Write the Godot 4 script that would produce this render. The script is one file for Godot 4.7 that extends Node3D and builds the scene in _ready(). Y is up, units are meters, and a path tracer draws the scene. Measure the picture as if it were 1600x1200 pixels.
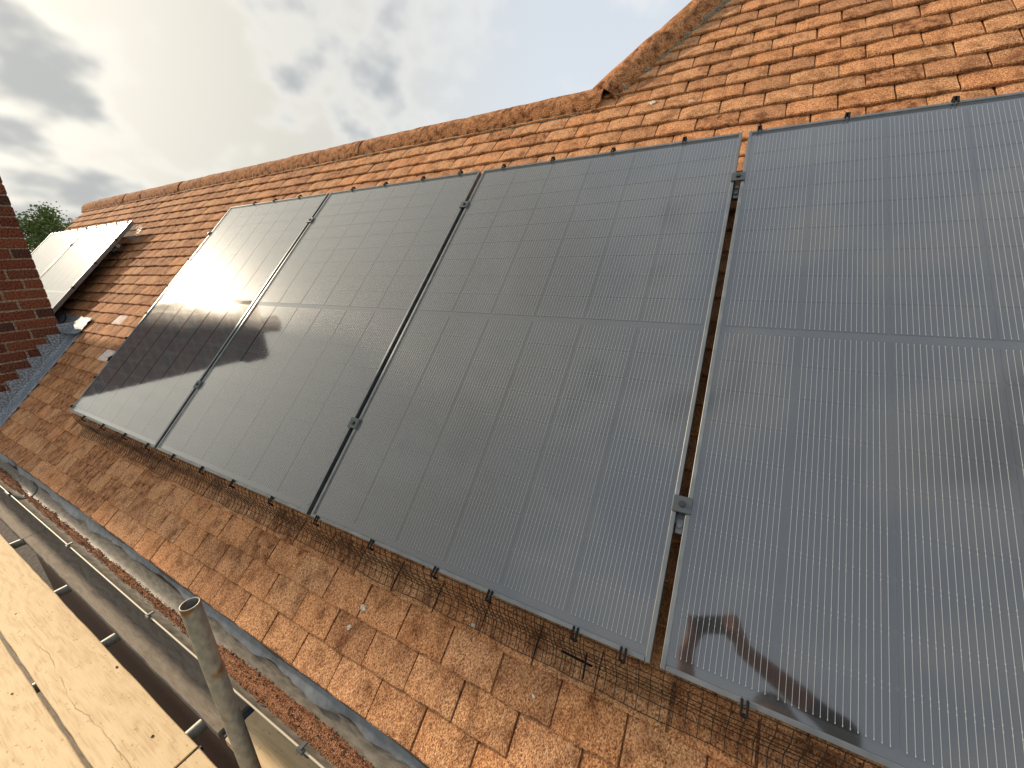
extends Node3D
# Roof coordinates: x along the eaves, v up the slope, n out of the panel plane (n = 0 is the top of the panel frames).
const PITCH := 0.78016          # 44.7 degrees
const OY := 5.4                 # height of the roof origin above the ground
const PW := 1.134               # panel width
const PH := 1.74                # panel length
const STEP := 1.155             # panel pitch along the eaves
const SUN := Vector3(-0.9195, 0.3915, 0.0348)
const CAM_POS := Vector3(3.51858, 0.85047 + OY, 0.67598)
const CHX := -1.36              # chimney face towards the camera
const CHZ0 := -0.40
const CHZ1 := 0.24
const CHTOP := 1.98
const ORD := ["first", "second", "third", "fourth", "fifth", "sixth", "seventh", "eighth", "ninth", "tenth", "eleventh", "twelfth", "thirteenth", "fourteenth", "fifteenth", "sixteenth", "seventeenth"]

var rng := RandomNumberGenerator.new()
var used := {}
var mats := {}
var cam_basis: Basis

# ---------------------------------------------------------------- helpers
class MB:
	var v := PackedVector3Array()
	var n := PackedVector3Array()
	func tri(a: Vector3, b: Vector3, c: Vector3) -> void:   # counter-clockwise from outside
		var m := (b - a).cross(c - a).normalized()
		v.append(a); v.append(c); v.append(b)
		n.append(m); n.append(m); n.append(m)
	func quad(a: Vector3, b: Vector3, c: Vector3, d: Vector3) -> void:
		tri(a, b, c); tri(a, c, d)
	func stri(a: Vector3, b: Vector3, c: Vector3, na: Vector3, nb: Vector3, nc: Vector3) -> void:
		v.append(a); v.append(c); v.append(b)
		n.append(na); n.append(nc); n.append(nb)
	func squad(a: Vector3, b: Vector3, c: Vector3, d: Vector3, na: Vector3, nb: Vector3, nc: Vector3, nd: Vector3) -> void:
		stri(a, b, c, na, nb, nc); stri(a, c, d, na, nc, nd)
	func hexa(p: Array) -> void:   # 8 corners: bottom 0-3 counter-clockwise from above, top 4-7
		quad(p[4], p[5], p[6], p[7]); quad(p[3], p[2], p[1], p[0])
		for i in 4:
			var j := (i + 1) % 4
			quad(p[i], p[j], p[4 + j], p[4 + i])
	func box(t: Transform3D, s: Vector3, bevel := 0.0) -> void:
		var h := s * 0.5
		if bevel <= 0.0:
			var p := []
			for y in [-h.y, h.y]:
				p.append(t * Vector3(-h.x, y, h.z)); p.append(t * Vector3(h.x, y, h.z)); p.append(t * Vector3(h.x, y, -h.z)); p.append(t * Vector3(-h.x, y, -h.z))
			hexa(p)
			return
		var g := minf(bevel, minf(h.x, minf(h.y, h.z)) * 0.9)
		var q := func(sx: float, sy: float, sz: float, axis: int) -> Vector3:
			return t * Vector3(sx * (h.x - (0.0 if axis == 0 else g)), sy * (h.y - (0.0 if axis == 1 else g)), sz * (h.z - (0.0 if axis == 2 else g)))
		for s1 in [-1.0, 1.0]:
			face(q.call(s1, -1, -1, 0), q.call(s1, 1, -1, 0), q.call(s1, 1, 1, 0), q.call(s1, -1, 1, 0), t.basis.x * s1)
			face(q.call(-1, s1, -1, 1), q.call(1, s1, -1, 1), q.call(1, s1, 1, 1), q.call(-1, s1, 1, 1), t.basis.y * s1)
			face(q.call(-1, -1, s1, 2), q.call(1, -1, s1, 2), q.call(1, 1, s1, 2), q.call(-1, 1, s1, 2), t.basis.z * s1)
			for s2 in [-1.0, 1.0]:
				face(q.call(-1, s1, s2, 1), q.call(1, s1, s2, 1), q.call(1, s1, s2, 2), q.call(-1, s1, s2, 2), t.basis.y * s1 + t.basis.z * s2)
				face(q.call(s1, -1, s2, 0), q.call(s1, 1, s2, 0), q.call(s1, 1, s2, 2), q.call(s1, -1, s2, 2), t.basis.x * s1 + t.basis.z * s2)
				face(q.call(s1, s2, -1, 0), q.call(s1, s2, 1, 0), q.call(s1, s2, 1, 1), q.call(s1, s2, -1, 1), t.basis.x * s1 + t.basis.y * s2)
				for s3 in [-1.0, 1.0]:
					var a: Vector3 = q.call(s1, s2, s3, 0)
					var b: Vector3 = q.call(s1, s2, s3, 1)
					var c: Vector3 = q.call(s1, s2, s3, 2)
					if (b - a).cross(c - a).dot(t.basis.x * s1 + t.basis.y * s2 + t.basis.z * s3) > 0: tri(a, b, c)
					else: tri(a, c, b)
	func face(a: Vector3, b: Vector3, c: Vector3, d: Vector3, out: Vector3) -> void:
		if (b - a).cross(c - a).dot(out) > 0: quad(a, b, c, d)
		else: quad(a, d, c, b)
	func bar(a: Vector3, b: Vector3, w: float, h: float, up: Vector3) -> void:
		var z := (b - a).normalized()
		var x := up.cross(z).normalized()
		box(Transform3D(Basis(x, z.cross(x), z), (a + b) * 0.5), Vector3(w, h, a.distance_to(b)))
	func tube(p: Array, r: float, sides := 10, caps := true) -> void:
		var rings := []
		var norms := []
		var ref := Vector3.UP
		for i in p.size():
			var d: Vector3 = (p[mini(i + 1, p.size() - 1)] - p[maxi(i - 1, 0)]).normalized()
			if i == 0 and absf(d.dot(ref)) > 0.9: ref = Vector3.RIGHT
			var x := ref.cross(d).normalized()
			var y := d.cross(x).normalized()
			ref = y
			var ring := []
			var nn := []
			for k in sides:
				var a := TAU * k / sides
				var o := x * cos(a) + y * sin(a)
				ring.append(p[i] + o * r); nn.append(o)
			rings.append(ring); norms.append(nn)
		for i in p.size() - 1:
			for k in sides:
				var j := (k + 1) % sides
				squad(rings[i][k], rings[i][j], rings[i + 1][j], rings[i + 1][k], norms[i][k], norms[i][j], norms[i + 1][j], norms[i + 1][k])
		if caps:
			for k in range(1, sides - 1):
				tri(rings[0][0], rings[0][k + 1], rings[0][k])
				tri(rings[-1][0], rings[-1][k], rings[-1][k + 1])
	func grid(g: Array, flip := false) -> void:   # rows of points, smooth normals
		var rows := g.size()
		var cols: int = g[0].size()
		var nm := []
		for i in rows:
			var row := []
			for j in cols:
				var du: Vector3 = g[i][mini(j + 1, cols - 1)] - g[i][maxi(j - 1, 0)]
				var dv: Vector3 = g[mini(i + 1, rows - 1)][j] - g[maxi(i - 1, 0)][j]
				var m := du.cross(dv).normalized()
				row.append(-m if flip else m)
			nm.append(row)
		for i in rows - 1:
			for j in cols - 1:
				if flip: squad(g[i][j], g[i + 1][j], g[i + 1][j + 1], g[i][j + 1], nm[i][j], nm[i + 1][j], nm[i + 1][j + 1], nm[i][j + 1])
				else: squad(g[i][j], g[i][j + 1], g[i + 1][j + 1], g[i + 1][j], nm[i][j], nm[i][j + 1], nm[i + 1][j + 1], nm[i + 1][j])
	func arrays() -> Array:
		var a := []
		a.resize(Mesh.ARRAY_MAX)
		a[Mesh.ARRAY_VERTEX] = v
		a[Mesh.ARRAY_NORMAL] = n
		return a
	func mesh(m: Material, into: ArrayMesh = null) -> ArrayMesh:
		var am := into if into else ArrayMesh.new()
		am.add_surface_from_arrays(Mesh.PRIMITIVE_TRIANGLES, arrays())
		am.surface_set_material(am.get_surface_count() - 1, m)
		return am
	func append(o: MB, t: Transform3D) -> void:
		v.append_array(t * o.v)
		var tn := Transform3D(t.basis, Vector3.ZERO)
		n.append_array(tn * o.n)

func P(x: float, v: float, n: float) -> Vector3:
	return Vector3(x, OY + v * sin(PITCH) + n * cos(PITCH), -v * cos(PITCH) + n * sin(PITCH))
func RB() -> Basis:   # x along the eaves, y out of the roof, z down the slope
	return Basis(Vector3.RIGHT, Vector3(0, cos(PITCH), sin(PITCH)), Vector3(0, -sin(PITCH), cos(PITCH)))
func RT(x: float, v: float, n: float) -> Transform3D:
	return Transform3D(RB(), P(x, v, n))
func at(p: Vector3) -> Transform3D:
	return Transform3D(Basis(), p)
func numbered(called: String) -> String:
	if not used.has(called):
		used[called] = 0
		return called
	used[called] += 1
	return "%s_%03d" % [called, used[called]]
func tag(o: Node3D, label: String, category: String, group := "", kind := "") -> Node3D:
	if label: o.set_meta("label", label)
	if category: o.set_meta("category", category)
	if group: o.set_meta("group", group)
	if kind: o.set_meta("kind", kind)
	return o
func thing(called: String, label: String, category: String, t: Transform3D, group := "") -> Node3D:
	var o := Node3D.new()
	o.name = numbered(called)
	add_child(o)
	o.transform = t
	tag(o, label, category, group)
	return o
func part(called: String, m: Mesh, parent: Node3D, t := Transform3D()) -> MeshInstance3D:
	var o := MeshInstance3D.new()
	o.name = called
	o.mesh = m
	o.transform = t
	parent.add_child(o, true)
	return o
func solo(called: String, m: Mesh, label: String, category: String, t := Transform3D(), group := "", kind := "") -> MeshInstance3D:
	var o := MeshInstance3D.new()
	o.name = numbered(called)
	o.mesh = m
	o.transform = t
	add_child(o)
	tag(o, label, category, group, kind)
	return o
func screen(p: Vector3) -> Vector2:   # where a point falls in the picture, to rank tiles by size
	var q := cam_basis.transposed() * (p - CAM_POS)
	if q.z > -0.05: return Vector2(-9999, -9999)
	return Vector2(800 + 632.28 * q.x / -q.z, 600 - 632.28 * q.y / -q.z)

# ---------------------------------------------------------------- materials
func noise_tex(type: int, freq: float, cols: Array, offs: Array, octaves := 1, size := 1024, sd := 1, normal := 0.0) -> NoiseTexture2D:
	var f := FastNoiseLite.new()
	f.noise_type = type
	f.frequency = freq
	f.seed = sd
	f.fractal_type = FastNoiseLite.FRACTAL_FBM if octaves > 1 else FastNoiseLite.FRACTAL_NONE
	f.fractal_octaves = octaves
	var t := NoiseTexture2D.new()
	t.width = size; t.height = size
	t.seamless = true
	t.generate_mipmaps = false
	if cols:
		var g := Gradient.new()
		g.offsets = PackedFloat32Array(offs)
		g.colors = PackedColorArray(cols)
		t.color_ramp = g
	if normal > 0:
		t.as_normal_map = true
		t.bump_strength = normal
	t.noise = f
	return t
func rgb(r: float, g: float, b: float) -> Color:
	return Color(r / 255.0, g / 255.0, b / 255.0)
func mat(called: String, c: Color, rough := 0.8, metal := 0.0, spec := 0.5) -> StandardMaterial3D:
	var m := StandardMaterial3D.new()
	m.resource_name = called
	m.albedo_color = c
	m.roughness = rough
	m.metallic = metal
	m.metallic_specular = spec
	mats[called] = m
	return m
func tri_tex(m: StandardMaterial3D, tex: Texture2D, scale: Vector3, sharp := 4.0) -> StandardMaterial3D:
	m.albedo_texture = tex
	m.uv1_triplanar = true
	m.uv1_world_triplanar = true
	m.uv1_triplanar_sharpness = sharp
	m.uv1_scale = scale
	return m
func stain(m: StandardMaterial3D, tex: Texture2D, scale: Vector3) -> void:
	m.detail_enabled = true
	m.detail_blend_mode = BaseMaterial3D.BLEND_MODE_MUL
	m.detail_uv_layer = BaseMaterial3D.DETAIL_UV_2
	m.detail_albedo = tex
	m.uv2_triplanar = true
	m.uv2_world_triplanar = true
	m.uv2_scale = scale
func relief(m: StandardMaterial3D, tex: Texture2D, cm: float) -> void:
	m.heightmap_enabled = true
	m.heightmap_texture = tex
	m.heightmap_scale = cm

func wood_image(sd: int, dark: Color, mid: Color, light: Color, cracks: Array) -> ImageTexture:
	# 2.4 m by 0.9 m of sawn timber: long wavy grain, fibres, knots and splits
	var w := 1024
	var h := 512
	var im := Image.create(w, h, false, Image.FORMAT_RGB8)
	var f := FastNoiseLite.new()
	f.seed = sd
	f.frequency = 1.0
	f.fractal_octaves = 3
	for y in h:
		for x in w:
			var a := TAU * x / w
			var cx := cos(a) * 0.9
			var cy := sin(a) * 0.9
			var warp := f.get_noise_3d(cx * 0.8, cy * 0.8, y * 0.012)
			var ring := sin((y * 0.16 + warp * 10.0))
			var fibre := f.get_noise_3d(cx * 3.0, cy * 3.0, y * 0.33 + 50.0)
			var spot := f.get_noise_3d(cx * 14.0, cy * 14.0, y * 0.11 + 90.0)
			var t := 0.5 + ring * 0.10 + fibre * 0.26
			var c := mid.lerp(light, clampf((t - 0.5) * 1.6, 0, 1)).lerp(dark, clampf((0.5 - t) * 1.5, 0, 1))
			if spot > 0.46: c = c.lerp(dark, clampf((spot - 0.46) * 5.0, 0, 0.7))
			im.set_pixel(x, y, c)
	for k in cracks:
		for x in w:
			var a := TAU * x / w
			var yy: float = k[0] * h + f.get_noise_3d(cos(a) * 0.8, sin(a) * 0.8, k[0] * 40.0) * k[2] + f.get_noise_3d(cos(a) * 5.0, sin(a) * 5.0, k[0] * 70.0) * 3.0
			var s: float = k[1] * clampf(0.55 + f.get_noise_3d(cos(a) * 2.0, sin(a) * 2.0, k[0] * 90.0 + 7.0) * 1.6, 0.0, 1.0)
			for dy in 2:
				var yi := posmod(int(yy) + dy, h)
				im.set_pixel(x, yi, im.get_pixel(x, yi).lerp(dark.darkened(0.55), s * (1.0 - 0.45 * dy)))
	return ImageTexture.create_from_image(im)

func make_materials() -> void:
	var S := FastNoiseLite.TYPE_SIMPLEX_SMOOTH
	var V := FastNoiseLite.TYPE_VALUE
	# sand-faced concrete tiles
	var grain := noise_tex(V, 0.22, [rgb(96, 63, 44), rgb(175, 119, 81), rgb(210, 155, 109), rgb(241, 201, 157)], [0.16, 0.38, 0.58, 0.86], 2, 1024, 3)
	var grain_h := noise_tex(V, 0.22, [], [], 2, 1024, 3)
	var patch := noise_tex(S, 0.012, [Color(0.70, 0.66, 0.64), Color(0.94, 0.93, 0.92), Color(1, 1, 1)], [0.22, 0.38, 0.54], 6, 1024, 8)
	var tints := [Color(0.98, 0.98, 0.97), Color(0.94, 0.93, 0.92), Color(1.0, 0.97, 0.94), Color(0.89, 0.87, 0.86), Color(1.0, 1.0, 1.0), Color(0.96, 0.92, 0.88)]
	for i in 6:
		var m := tri_tex(mat("tile_%d" % i, tints[i], 0.93, 0.0, 0.3), grain, Vector3(1.9, 1.9, 1.9))
		stain(m, patch, Vector3(0.9, 0.9, 0.9))
		relief(m, grain_h, 0.25)
	var st := tri_tex(mat("tile_6", Color(0.92, 0.89, 0.87), 0.93, 0.0, 0.3), grain, Vector3(1.9, 1.9, 1.9))
	stain(st, noise_tex(S, 0.02, [Color(0.58, 0.53, 0.50), Color(0.86, 0.83, 0.81), Color(1, 1, 1)], [0.26, 0.44, 0.66], 6, 512, 9), Vector3(2.6, 2.6, 2.6))
	relief(st, grain_h, 0.25)
	var pale := tri_tex(mat("tile_pale", rgb(244, 226, 214), 0.9), noise_tex(V, 0.2, [Color(0.72, 0.68, 0.65), Color(1, 1, 1)], [0.2, 0.8], 2, 256, 5), Vector3(3, 3, 3))
	relief(pale, grain_h, 0.15)
	var rid := tri_tex(mat("ridge", Color(0.92, 0.88, 0.84), 0.95, 0.0, 0.3), grain, Vector3(1.5, 1.5, 1.5))
	stain(rid, noise_tex(S, 0.02, [Color(0.50, 0.46, 0.43), Color(0.90, 0.87, 0.84), Color(1, 1, 1)], [0.26, 0.44, 0.62], 5, 512, 21), Vector3(1.6, 1.6, 1.6))
	relief(rid, grain_h, 0.3)
	var mor := tri_tex(mat("mortar", Color(1, 1, 1), 0.95), noise_tex(S, 0.05, [rgb(92, 80, 66), rgb(142, 126, 104), rgb(176, 160, 134)], [0.25, 0.5, 0.8], 4, 512, 11), Vector3(4, 4, 4))
	relief(mor, grain_h, 0.4)
	mat("deck_under", rgb(134, 108, 80), 0.95)
	tri_tex(mat("lichen", Color(1, 1, 1), 0.95), noise_tex(S, 0.08, [rgb(150, 120, 92), rgb(206, 196, 178), rgb(222, 214, 200)], [0.3, 0.5, 0.8], 2, 256, 61), Vector3(8, 8, 8))
	mat("moss", rgb(70, 50, 34), 1.0)
	# bricks
	var bn := noise_tex(S, 0.03, [Color(0.55, 0.5, 0.5), Color(0.9, 0.88, 0.86), Color(1, 1, 1)], [0.2, 0.5, 0.8], 5, 512, 31)
	var bt := [rgb(124, 74, 57), rgb(110, 66, 52), rgb(134, 84, 62), rgb(88, 62, 55), rgb(118, 76, 60)]
	for i in 5:
		var m := tri_tex(mat("brick_%d" % i, bt[i], 0.92, 0.0, 0.3), bn, Vector3(5, 5, 5))
		relief(m, bn, 0.6)
	var bm := tri_tex(mat("brick_mortar", rgb(186, 166, 144), 0.97), noise_tex(S, 0.06, [Color(0.6, 0.58, 0.55), Color(1, 1, 1)], [0.3, 0.7], 3, 256, 12), Vector3(5, 5, 5))
	relief(bm, grain_h, 0.4)
	var lead := tri_tex(mat("lead", Color(1, 1, 1), 0.6, 0.15, 0.5), noise_tex(S, 0.03, [rgb(92, 98, 106), rgb(128, 135, 144), rgb(165, 170, 176)], [0.25, 0.5, 0.8], 4, 512, 14), Vector3(4, 4, 4))
	relief(lead, bn, 0.25)
	# solar panels
	var cell := mat("cell", rgb(40, 42, 45), 0.05, 0.0, 0.70)
	tri_tex(cell, noise_tex(S, 0.006, [Color(0.86, 0.87, 0.90), Color(1, 1, 1)], [0.35, 0.65], 3, 512, 17), Vector3(1.0, 1.0, 1.0))
	var bk := mat("backsheet", rgb(50, 52, 55), 0.05, 0.0, 0.70)
	for m in [cell, bk]:
		m.clearcoat_enabled = true
		m.clearcoat = 1.0
		m.clearcoat_roughness = 0.06
	mat("wire", rgb(176, 178, 178), 0.35, 0.4, 0.6)
	var fr := mat("frame", rgb(130, 133, 134), 0.36, 0.7, 0.5)
	tri_tex(fr, noise_tex(S, 0.02, [Color(0.88, 0.88, 0.88), Color(1, 1, 1)], [0.3, 0.7], 3, 256, 19), Vector3(3, 3, 3))
	var gl := mat("glass", Color(0.75, 0.78, 0.80, 0.02), 0.065, 0.0, 0.5)
	gl.transparency = BaseMaterial3D.TRANSPARENCY_ALPHA
	gl.roughness_texture = noise_tex(S, 0.01, [Color(0.72, 0.72, 0.72), Color(1, 1, 1)], [0.3, 0.7], 5, 512, 23)
	gl.normal_enabled = true
	gl.normal_texture = noise_tex(S, 0.012, [], [], 3, 512, 25, 1.2)
	gl.normal_scale = 0.02
	gl.uv1_triplanar = true
	gl.uv1_world_triplanar = true
	gl.uv1_scale = Vector3(1.3, 1.3, 1.3)
	mat("clamp", rgb(88, 92, 94), 0.42, 0.7, 0.5)
	mat("bolt", rgb(70, 72, 73), 0.3, 0.8, 0.5)
	mat("rail", rgb(140, 142, 142), 0.45, 0.6, 0.5)
	mat("clip", rgb(24, 24, 25), 0.75, 0.0, 0.3)
	mat("net", rgb(30, 27, 25), 0.6)
	# eaves
	var gut := tri_tex(mat("gutter", Color(1, 1, 1), 0.55), noise_tex(S, 0.025, [rgb(104, 100, 91), rgb(124, 119, 108), rgb(140, 134, 121)], [0.25, 0.5, 0.8], 5, 512, 33), Vector3(1.2, 5, 5))
	gut.metallic_specular = 0.4
	mat("gutter_lip", rgb(196, 186, 164), 0.5)
	mat("bracket", rgb(70, 72, 72), 0.5)
	var felt := tri_tex(mat("felt", Color(1, 1, 1), 0.5, 0.0, 0.5), noise_tex(S, 0.02, [rgb(112, 118, 122), rgb(125, 131, 135)], [0.3, 0.7], 4, 512, 35), Vector3(2, 2, 2))
	relief(felt, bn, 0.08)
	var deb := tri_tex(mat("debris", Color(1, 1, 1), 0.98), grain, Vector3(2.2, 2.2, 2.2))
	deb.albedo_color = Color(0.80, 0.76, 0.74)
	relief(deb, grain_h, 0.8)
	for i in 3: mat("crumb_%d" % i, [rgb(172, 118, 86), rgb(126, 82, 60), rgb(70, 50, 40)][i], 0.98)
	mat("fascia", rgb(92, 84, 74), 0.7)
	# scaffold
	var fine := noise_tex(S, 0.02, [], [], 5, 512, 41)
	var w1 := tri_tex(mat("board", Color(1, 1, 1), 0.85), wood_image(5, rgb(166, 134, 96), rgb(218, 192, 150), rgb(232, 210, 172), [[0.14, 1.3, 30.0], [0.17, 0.55, 34.0], [0.115, 0.5, 30.0], [0.62, 0.5, 16.0], [0.40, 0.4, 14.0]]), Vector3(1 / 2.4, 1 / 0.9, 1 / 0.9))
	relief(w1, fine, 0.15)
	var w2 := tri_tex(mat("board_grey", Color(1, 1, 1), 0.9), wood_image(9, rgb(84, 74, 64), rgb(132, 121, 107), rgb(160, 149, 132), [[0.12, 0.7, 22.0], [0.27, 0.7, 26.0], [0.33, 0.5, 26.0], [0.2, 0.4, 12.0], [0.8, 0.6, 20.0]]), Vector3(1 / 1.6, 1 / 0.62, 1 / 0.62))
	relief(w2, fine, 0.25)
	var galv := tri_tex(mat("galvanised", Color(1, 1, 1), 0.5, 0.35, 0.5), noise_tex(S, 0.02, [rgb(124, 125, 120), rgb(136, 137, 131), rgb(146, 147, 141)], [0.2, 0.5, 0.8], 5, 512, 43), Vector3(4, 2.5, 4))
	stain(galv, noise_tex(S, 0.012, [Color(1, 1, 1), Color(1, 1, 1), Color(0.86, 0.60, 0.38)], [0.0, 0.64, 0.78], 4, 512, 46), Vector3(1.1, 0.9, 1.1))
	mat("strap", rgb(34, 46, 66), 0.6)
	# surroundings
	tri_tex(mat("lawn", Color(1, 1, 1), 1.0), noise_tex(S, 0.02, [rgb(62, 76, 38), rgb(92, 104, 54), rgb(112, 116, 66)], [0.2, 0.5, 0.8], 5, 512, 51), Vector3(0.15, 0.15, 0.15))
	tri_tex(mat("house_wall", Color(1, 1, 1), 0.95), noise_tex(S, 0.05, [rgb(64, 40, 33), rgb(84, 52, 42)], [0.3, 0.7], 4, 256, 53), Vector3(2, 2, 2))
	tri_tex(mat("paving", Color(1, 1, 1), 0.95), noise_tex(S, 0.03, [rgb(60, 52, 46), rgb(84, 76, 68)], [0.3, 0.7], 4, 256, 57), Vector3(1, 1, 1))
	mat("bark", rgb(84, 66, 48), 0.95)
	var lf := mat("leaf", Color(1, 1, 1), 0.7)
	lf.vertex_color_use_as_albedo = true
	lf.backlight_enabled = true
	lf.backlight = Color(0.35, 0.42, 0.12)
	# person
	mat("skin", rgb(168, 112, 88), 0.6)
	mat("jumper", rgb(34, 32, 40), 0.9)
	mat("trousers", rgb(40, 44, 54), 0.9)
	mat("hair", rgb(36, 26, 22), 0.7)
	mat("boot", rgb(48, 36, 28), 0.7)
	mat("phone", rgb(18, 18, 20), 0.25)

# ---------------------------------------------------------------- sky
func make_sky() -> PanoramaSkyMaterial:
	var w := 1536
	var h := 768
	var im := Image.create(w, h, false, Image.FORMAT_RGBF)
	var f := FastNoiseLite.new()
	f.seed = 12
	f.noise_type = FastNoiseLite.TYPE_SIMPLEX_SMOOTH
	f.frequency = 0.62
	f.fractal_octaves = 6
	f.fractal_gain = 0.52
	var f2 := FastNoiseLite.new()
	f2.seed = 77
	f2.frequency = 0.22
	f2.fractal_octaves = 3
	# banks of cloud in view: direction, angular radius, weight
	var banks := [[Vector3(-0.922, 0.262, -0.285), 0.058, 0.56], [Vector3(-0.914, 0.236, -0.328), 0.035, 0.42], [Vector3(-0.93, 0.30, -0.25), 0.05, 0.35], [Vector3(-0.706, 0.386, -0.594), 0.10, 0.42], [Vector3(-0.784, 0.268, -0.559), 0.05, 0.45], [Vector3(-0.714, 0.285, -0.64), 0.10, 0.42],
		[Vector3(-0.943, 0.122, -0.309), 0.035, 0.42], [Vector3(-0.956, 0.15, -0.245), 0.045, 0.22], [Vector3(-0.955, 0.195, -0.22), 0.035, 0.3], [Vector3(-0.935, 0.19, -0.30), 0.03, -0.3], [Vector3(-0.87, 0.16, -0.47), 0.05, 0.35], [Vector3(-0.60, 0.40, -0.69), 0.10, 0.35],
		[Vector3(-0.84, 0.305, -0.448), 0.17, -0.32], [Vector3(-0.88, 0.21, -0.42), 0.07, -0.35], [Vector3(-0.45, 0.34, -0.82), 0.2, -0.5], [Vector3(-0.86, 0.37, -0.33), 0.07, -0.3]]
	var sun := SUN.normalized()
	for j in h:
		var th := PI * (j + 0.5) / h
		var y := cos(th)
		for i in w:
			if j > h / 2 + 6:
				im.set_pixel(i, j, Color(0.30, 0.30, 0.26))
				continue
			var ph := (float(i) + 0.5) / w * TAU
			var d := Vector3(sin(ph) * sin(th), maxf(y, 0.0), -cos(ph) * sin(th))
			var ang := rad_to_deg(acos(clampf(d.dot(sun), -1, 1)))
			var veil := 1.0 - smoothstep(36.0, 66.0, ang)
			var col := Vector3(0.53, 0.59, 0.665).lerp(Vector3(0.70, 0.735, 0.77), clampf(1.0 - d.y * 1.5, 0, 1) * 0.7)
			col = col.lerp(Vector3(0.57, 0.555, 0.505), veil * 0.96)
			var k := 1.25 / (d.y + 0.42)
			var q := Vector3(d.x * k, d.z * k, 0.0)
			var big := f2.get_noise_2d(q.x, q.y)
			var c := f.get_noise_2d(q.x * 1.6 + big, q.y * 1.6) * 0.62 + big * 0.30 + f.get_noise_2d(q.x * 6.0 + 40.0, q.y * 6.0 + big * 2.0) * 0.50
			for b in banks:
				var a: float = d.distance_squared_to(b[0]) / (b[1] * b[1])
				if a < 6.0: c += b[2] * 0.85 * exp(-a)
			var cover := smoothstep(-0.16, 0.36, c)
			var core := smoothstep(0.08, 0.60, c)
			var near := exp(-pow(ang / 46.0, 2))
			var white := Vector3(0.74, 0.755, 0.76).lerp(Vector3(0.64, 0.62, 0.565), near)
			var grey := Vector3(0.42, 0.45, 0.48).lerp(Vector3(0.33, 0.35, 0.36), near)
			col = col.lerp(white.lerp(grey, core), cover * 0.92)
			var glow := 1.3 * exp(-pow(ang / 6.0, 2)) + 0.58 * exp(-pow(ang / 25.0, 2))
			col += Vector3(1.0, 0.90, 0.70) * glow * (1.0 - 0.7 * core)
			im.set_pixel(i, j, Color(col.x, col.y, col.z))
	var m := PanoramaSkyMaterial.new()
	m.panorama = ImageTexture.create_from_image(im)
	return m

# ---------------------------------------------------------------- house
func tile_mesh(sd: int, length := 0.265) -> MB:
	var r := RandomNumberGenerator.new()
	r.seed = sd * 97 + 5
	var m := MB.new()
	var hw := 0.0806
	var t := 0.0125
	var nx := 4
	# rows from tail to head; each row: left bottom, left edge, top points..., right edge, right bottom
	var rows := []
	for z in [[0.0, -0.004], [-0.0035, 0.0], [-0.05, 0.0], [-0.102, 0.0], [-length, 0.0]]:
		var row := []
		var jit: float = 0.0012
		for k in nx + 1:
			var x := lerpf(-hw, hw, float(k) / nx)
			var edge := 0.0018 if k == 0 or k == nx else 0.0
			var zz: float = z[0] + (r.randf_range(-jit, jit) * 1.3 if z[0] > -0.06 else 0.0)
			row.append(Vector3(x + (r.randf_range(-0.0010, 0.0010) if edge > 0 else 0.0), t + z[1] - edge + r.randf_range(-0.0006, 0.0006) - 0.004 * pow(x / hw, 2) * 0.3, zz))
		rows.append(row)
	for i in rows.size() - 1:
		for k in nx:
			m.quad(rows[i][k], rows[i][k + 1], rows[i + 1][k + 1], rows[i + 1][k])
	var bz := -length
	for k in nx:   # tail face
		var a: Vector3 = rows[0][k]
		var b: Vector3 = rows[0][k + 1]
		m.quad(Vector3(a.x, 0, a.z - 0.001), Vector3(b.x, 0, b.z - 0.001), b, a)
	for i in rows.size() - 1:   # sides
		var a: Vector3 = rows[i][0]
		var b: Vector3 = rows[i + 1][0]
		m.quad(Vector3(b.x, 0, b.z), Vector3(a.x, 0, a.z), a, b)
		a = rows[i][nx]; b = rows[i + 1][nx]
		m.quad(Vector3(a.x, 0, a.z), Vector3(b.x, 0, b.z), b, a)
	m.quad(Vector3(-hw, 0, bz), Vector3(hw, 0, bz), Vector3(hw, 0, 0), Vector3(-hw, 0, 0))
	return m

func hip_x(v: float) -> float:
	return 2.70 + (v - 2.40) * 0.640

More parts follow.
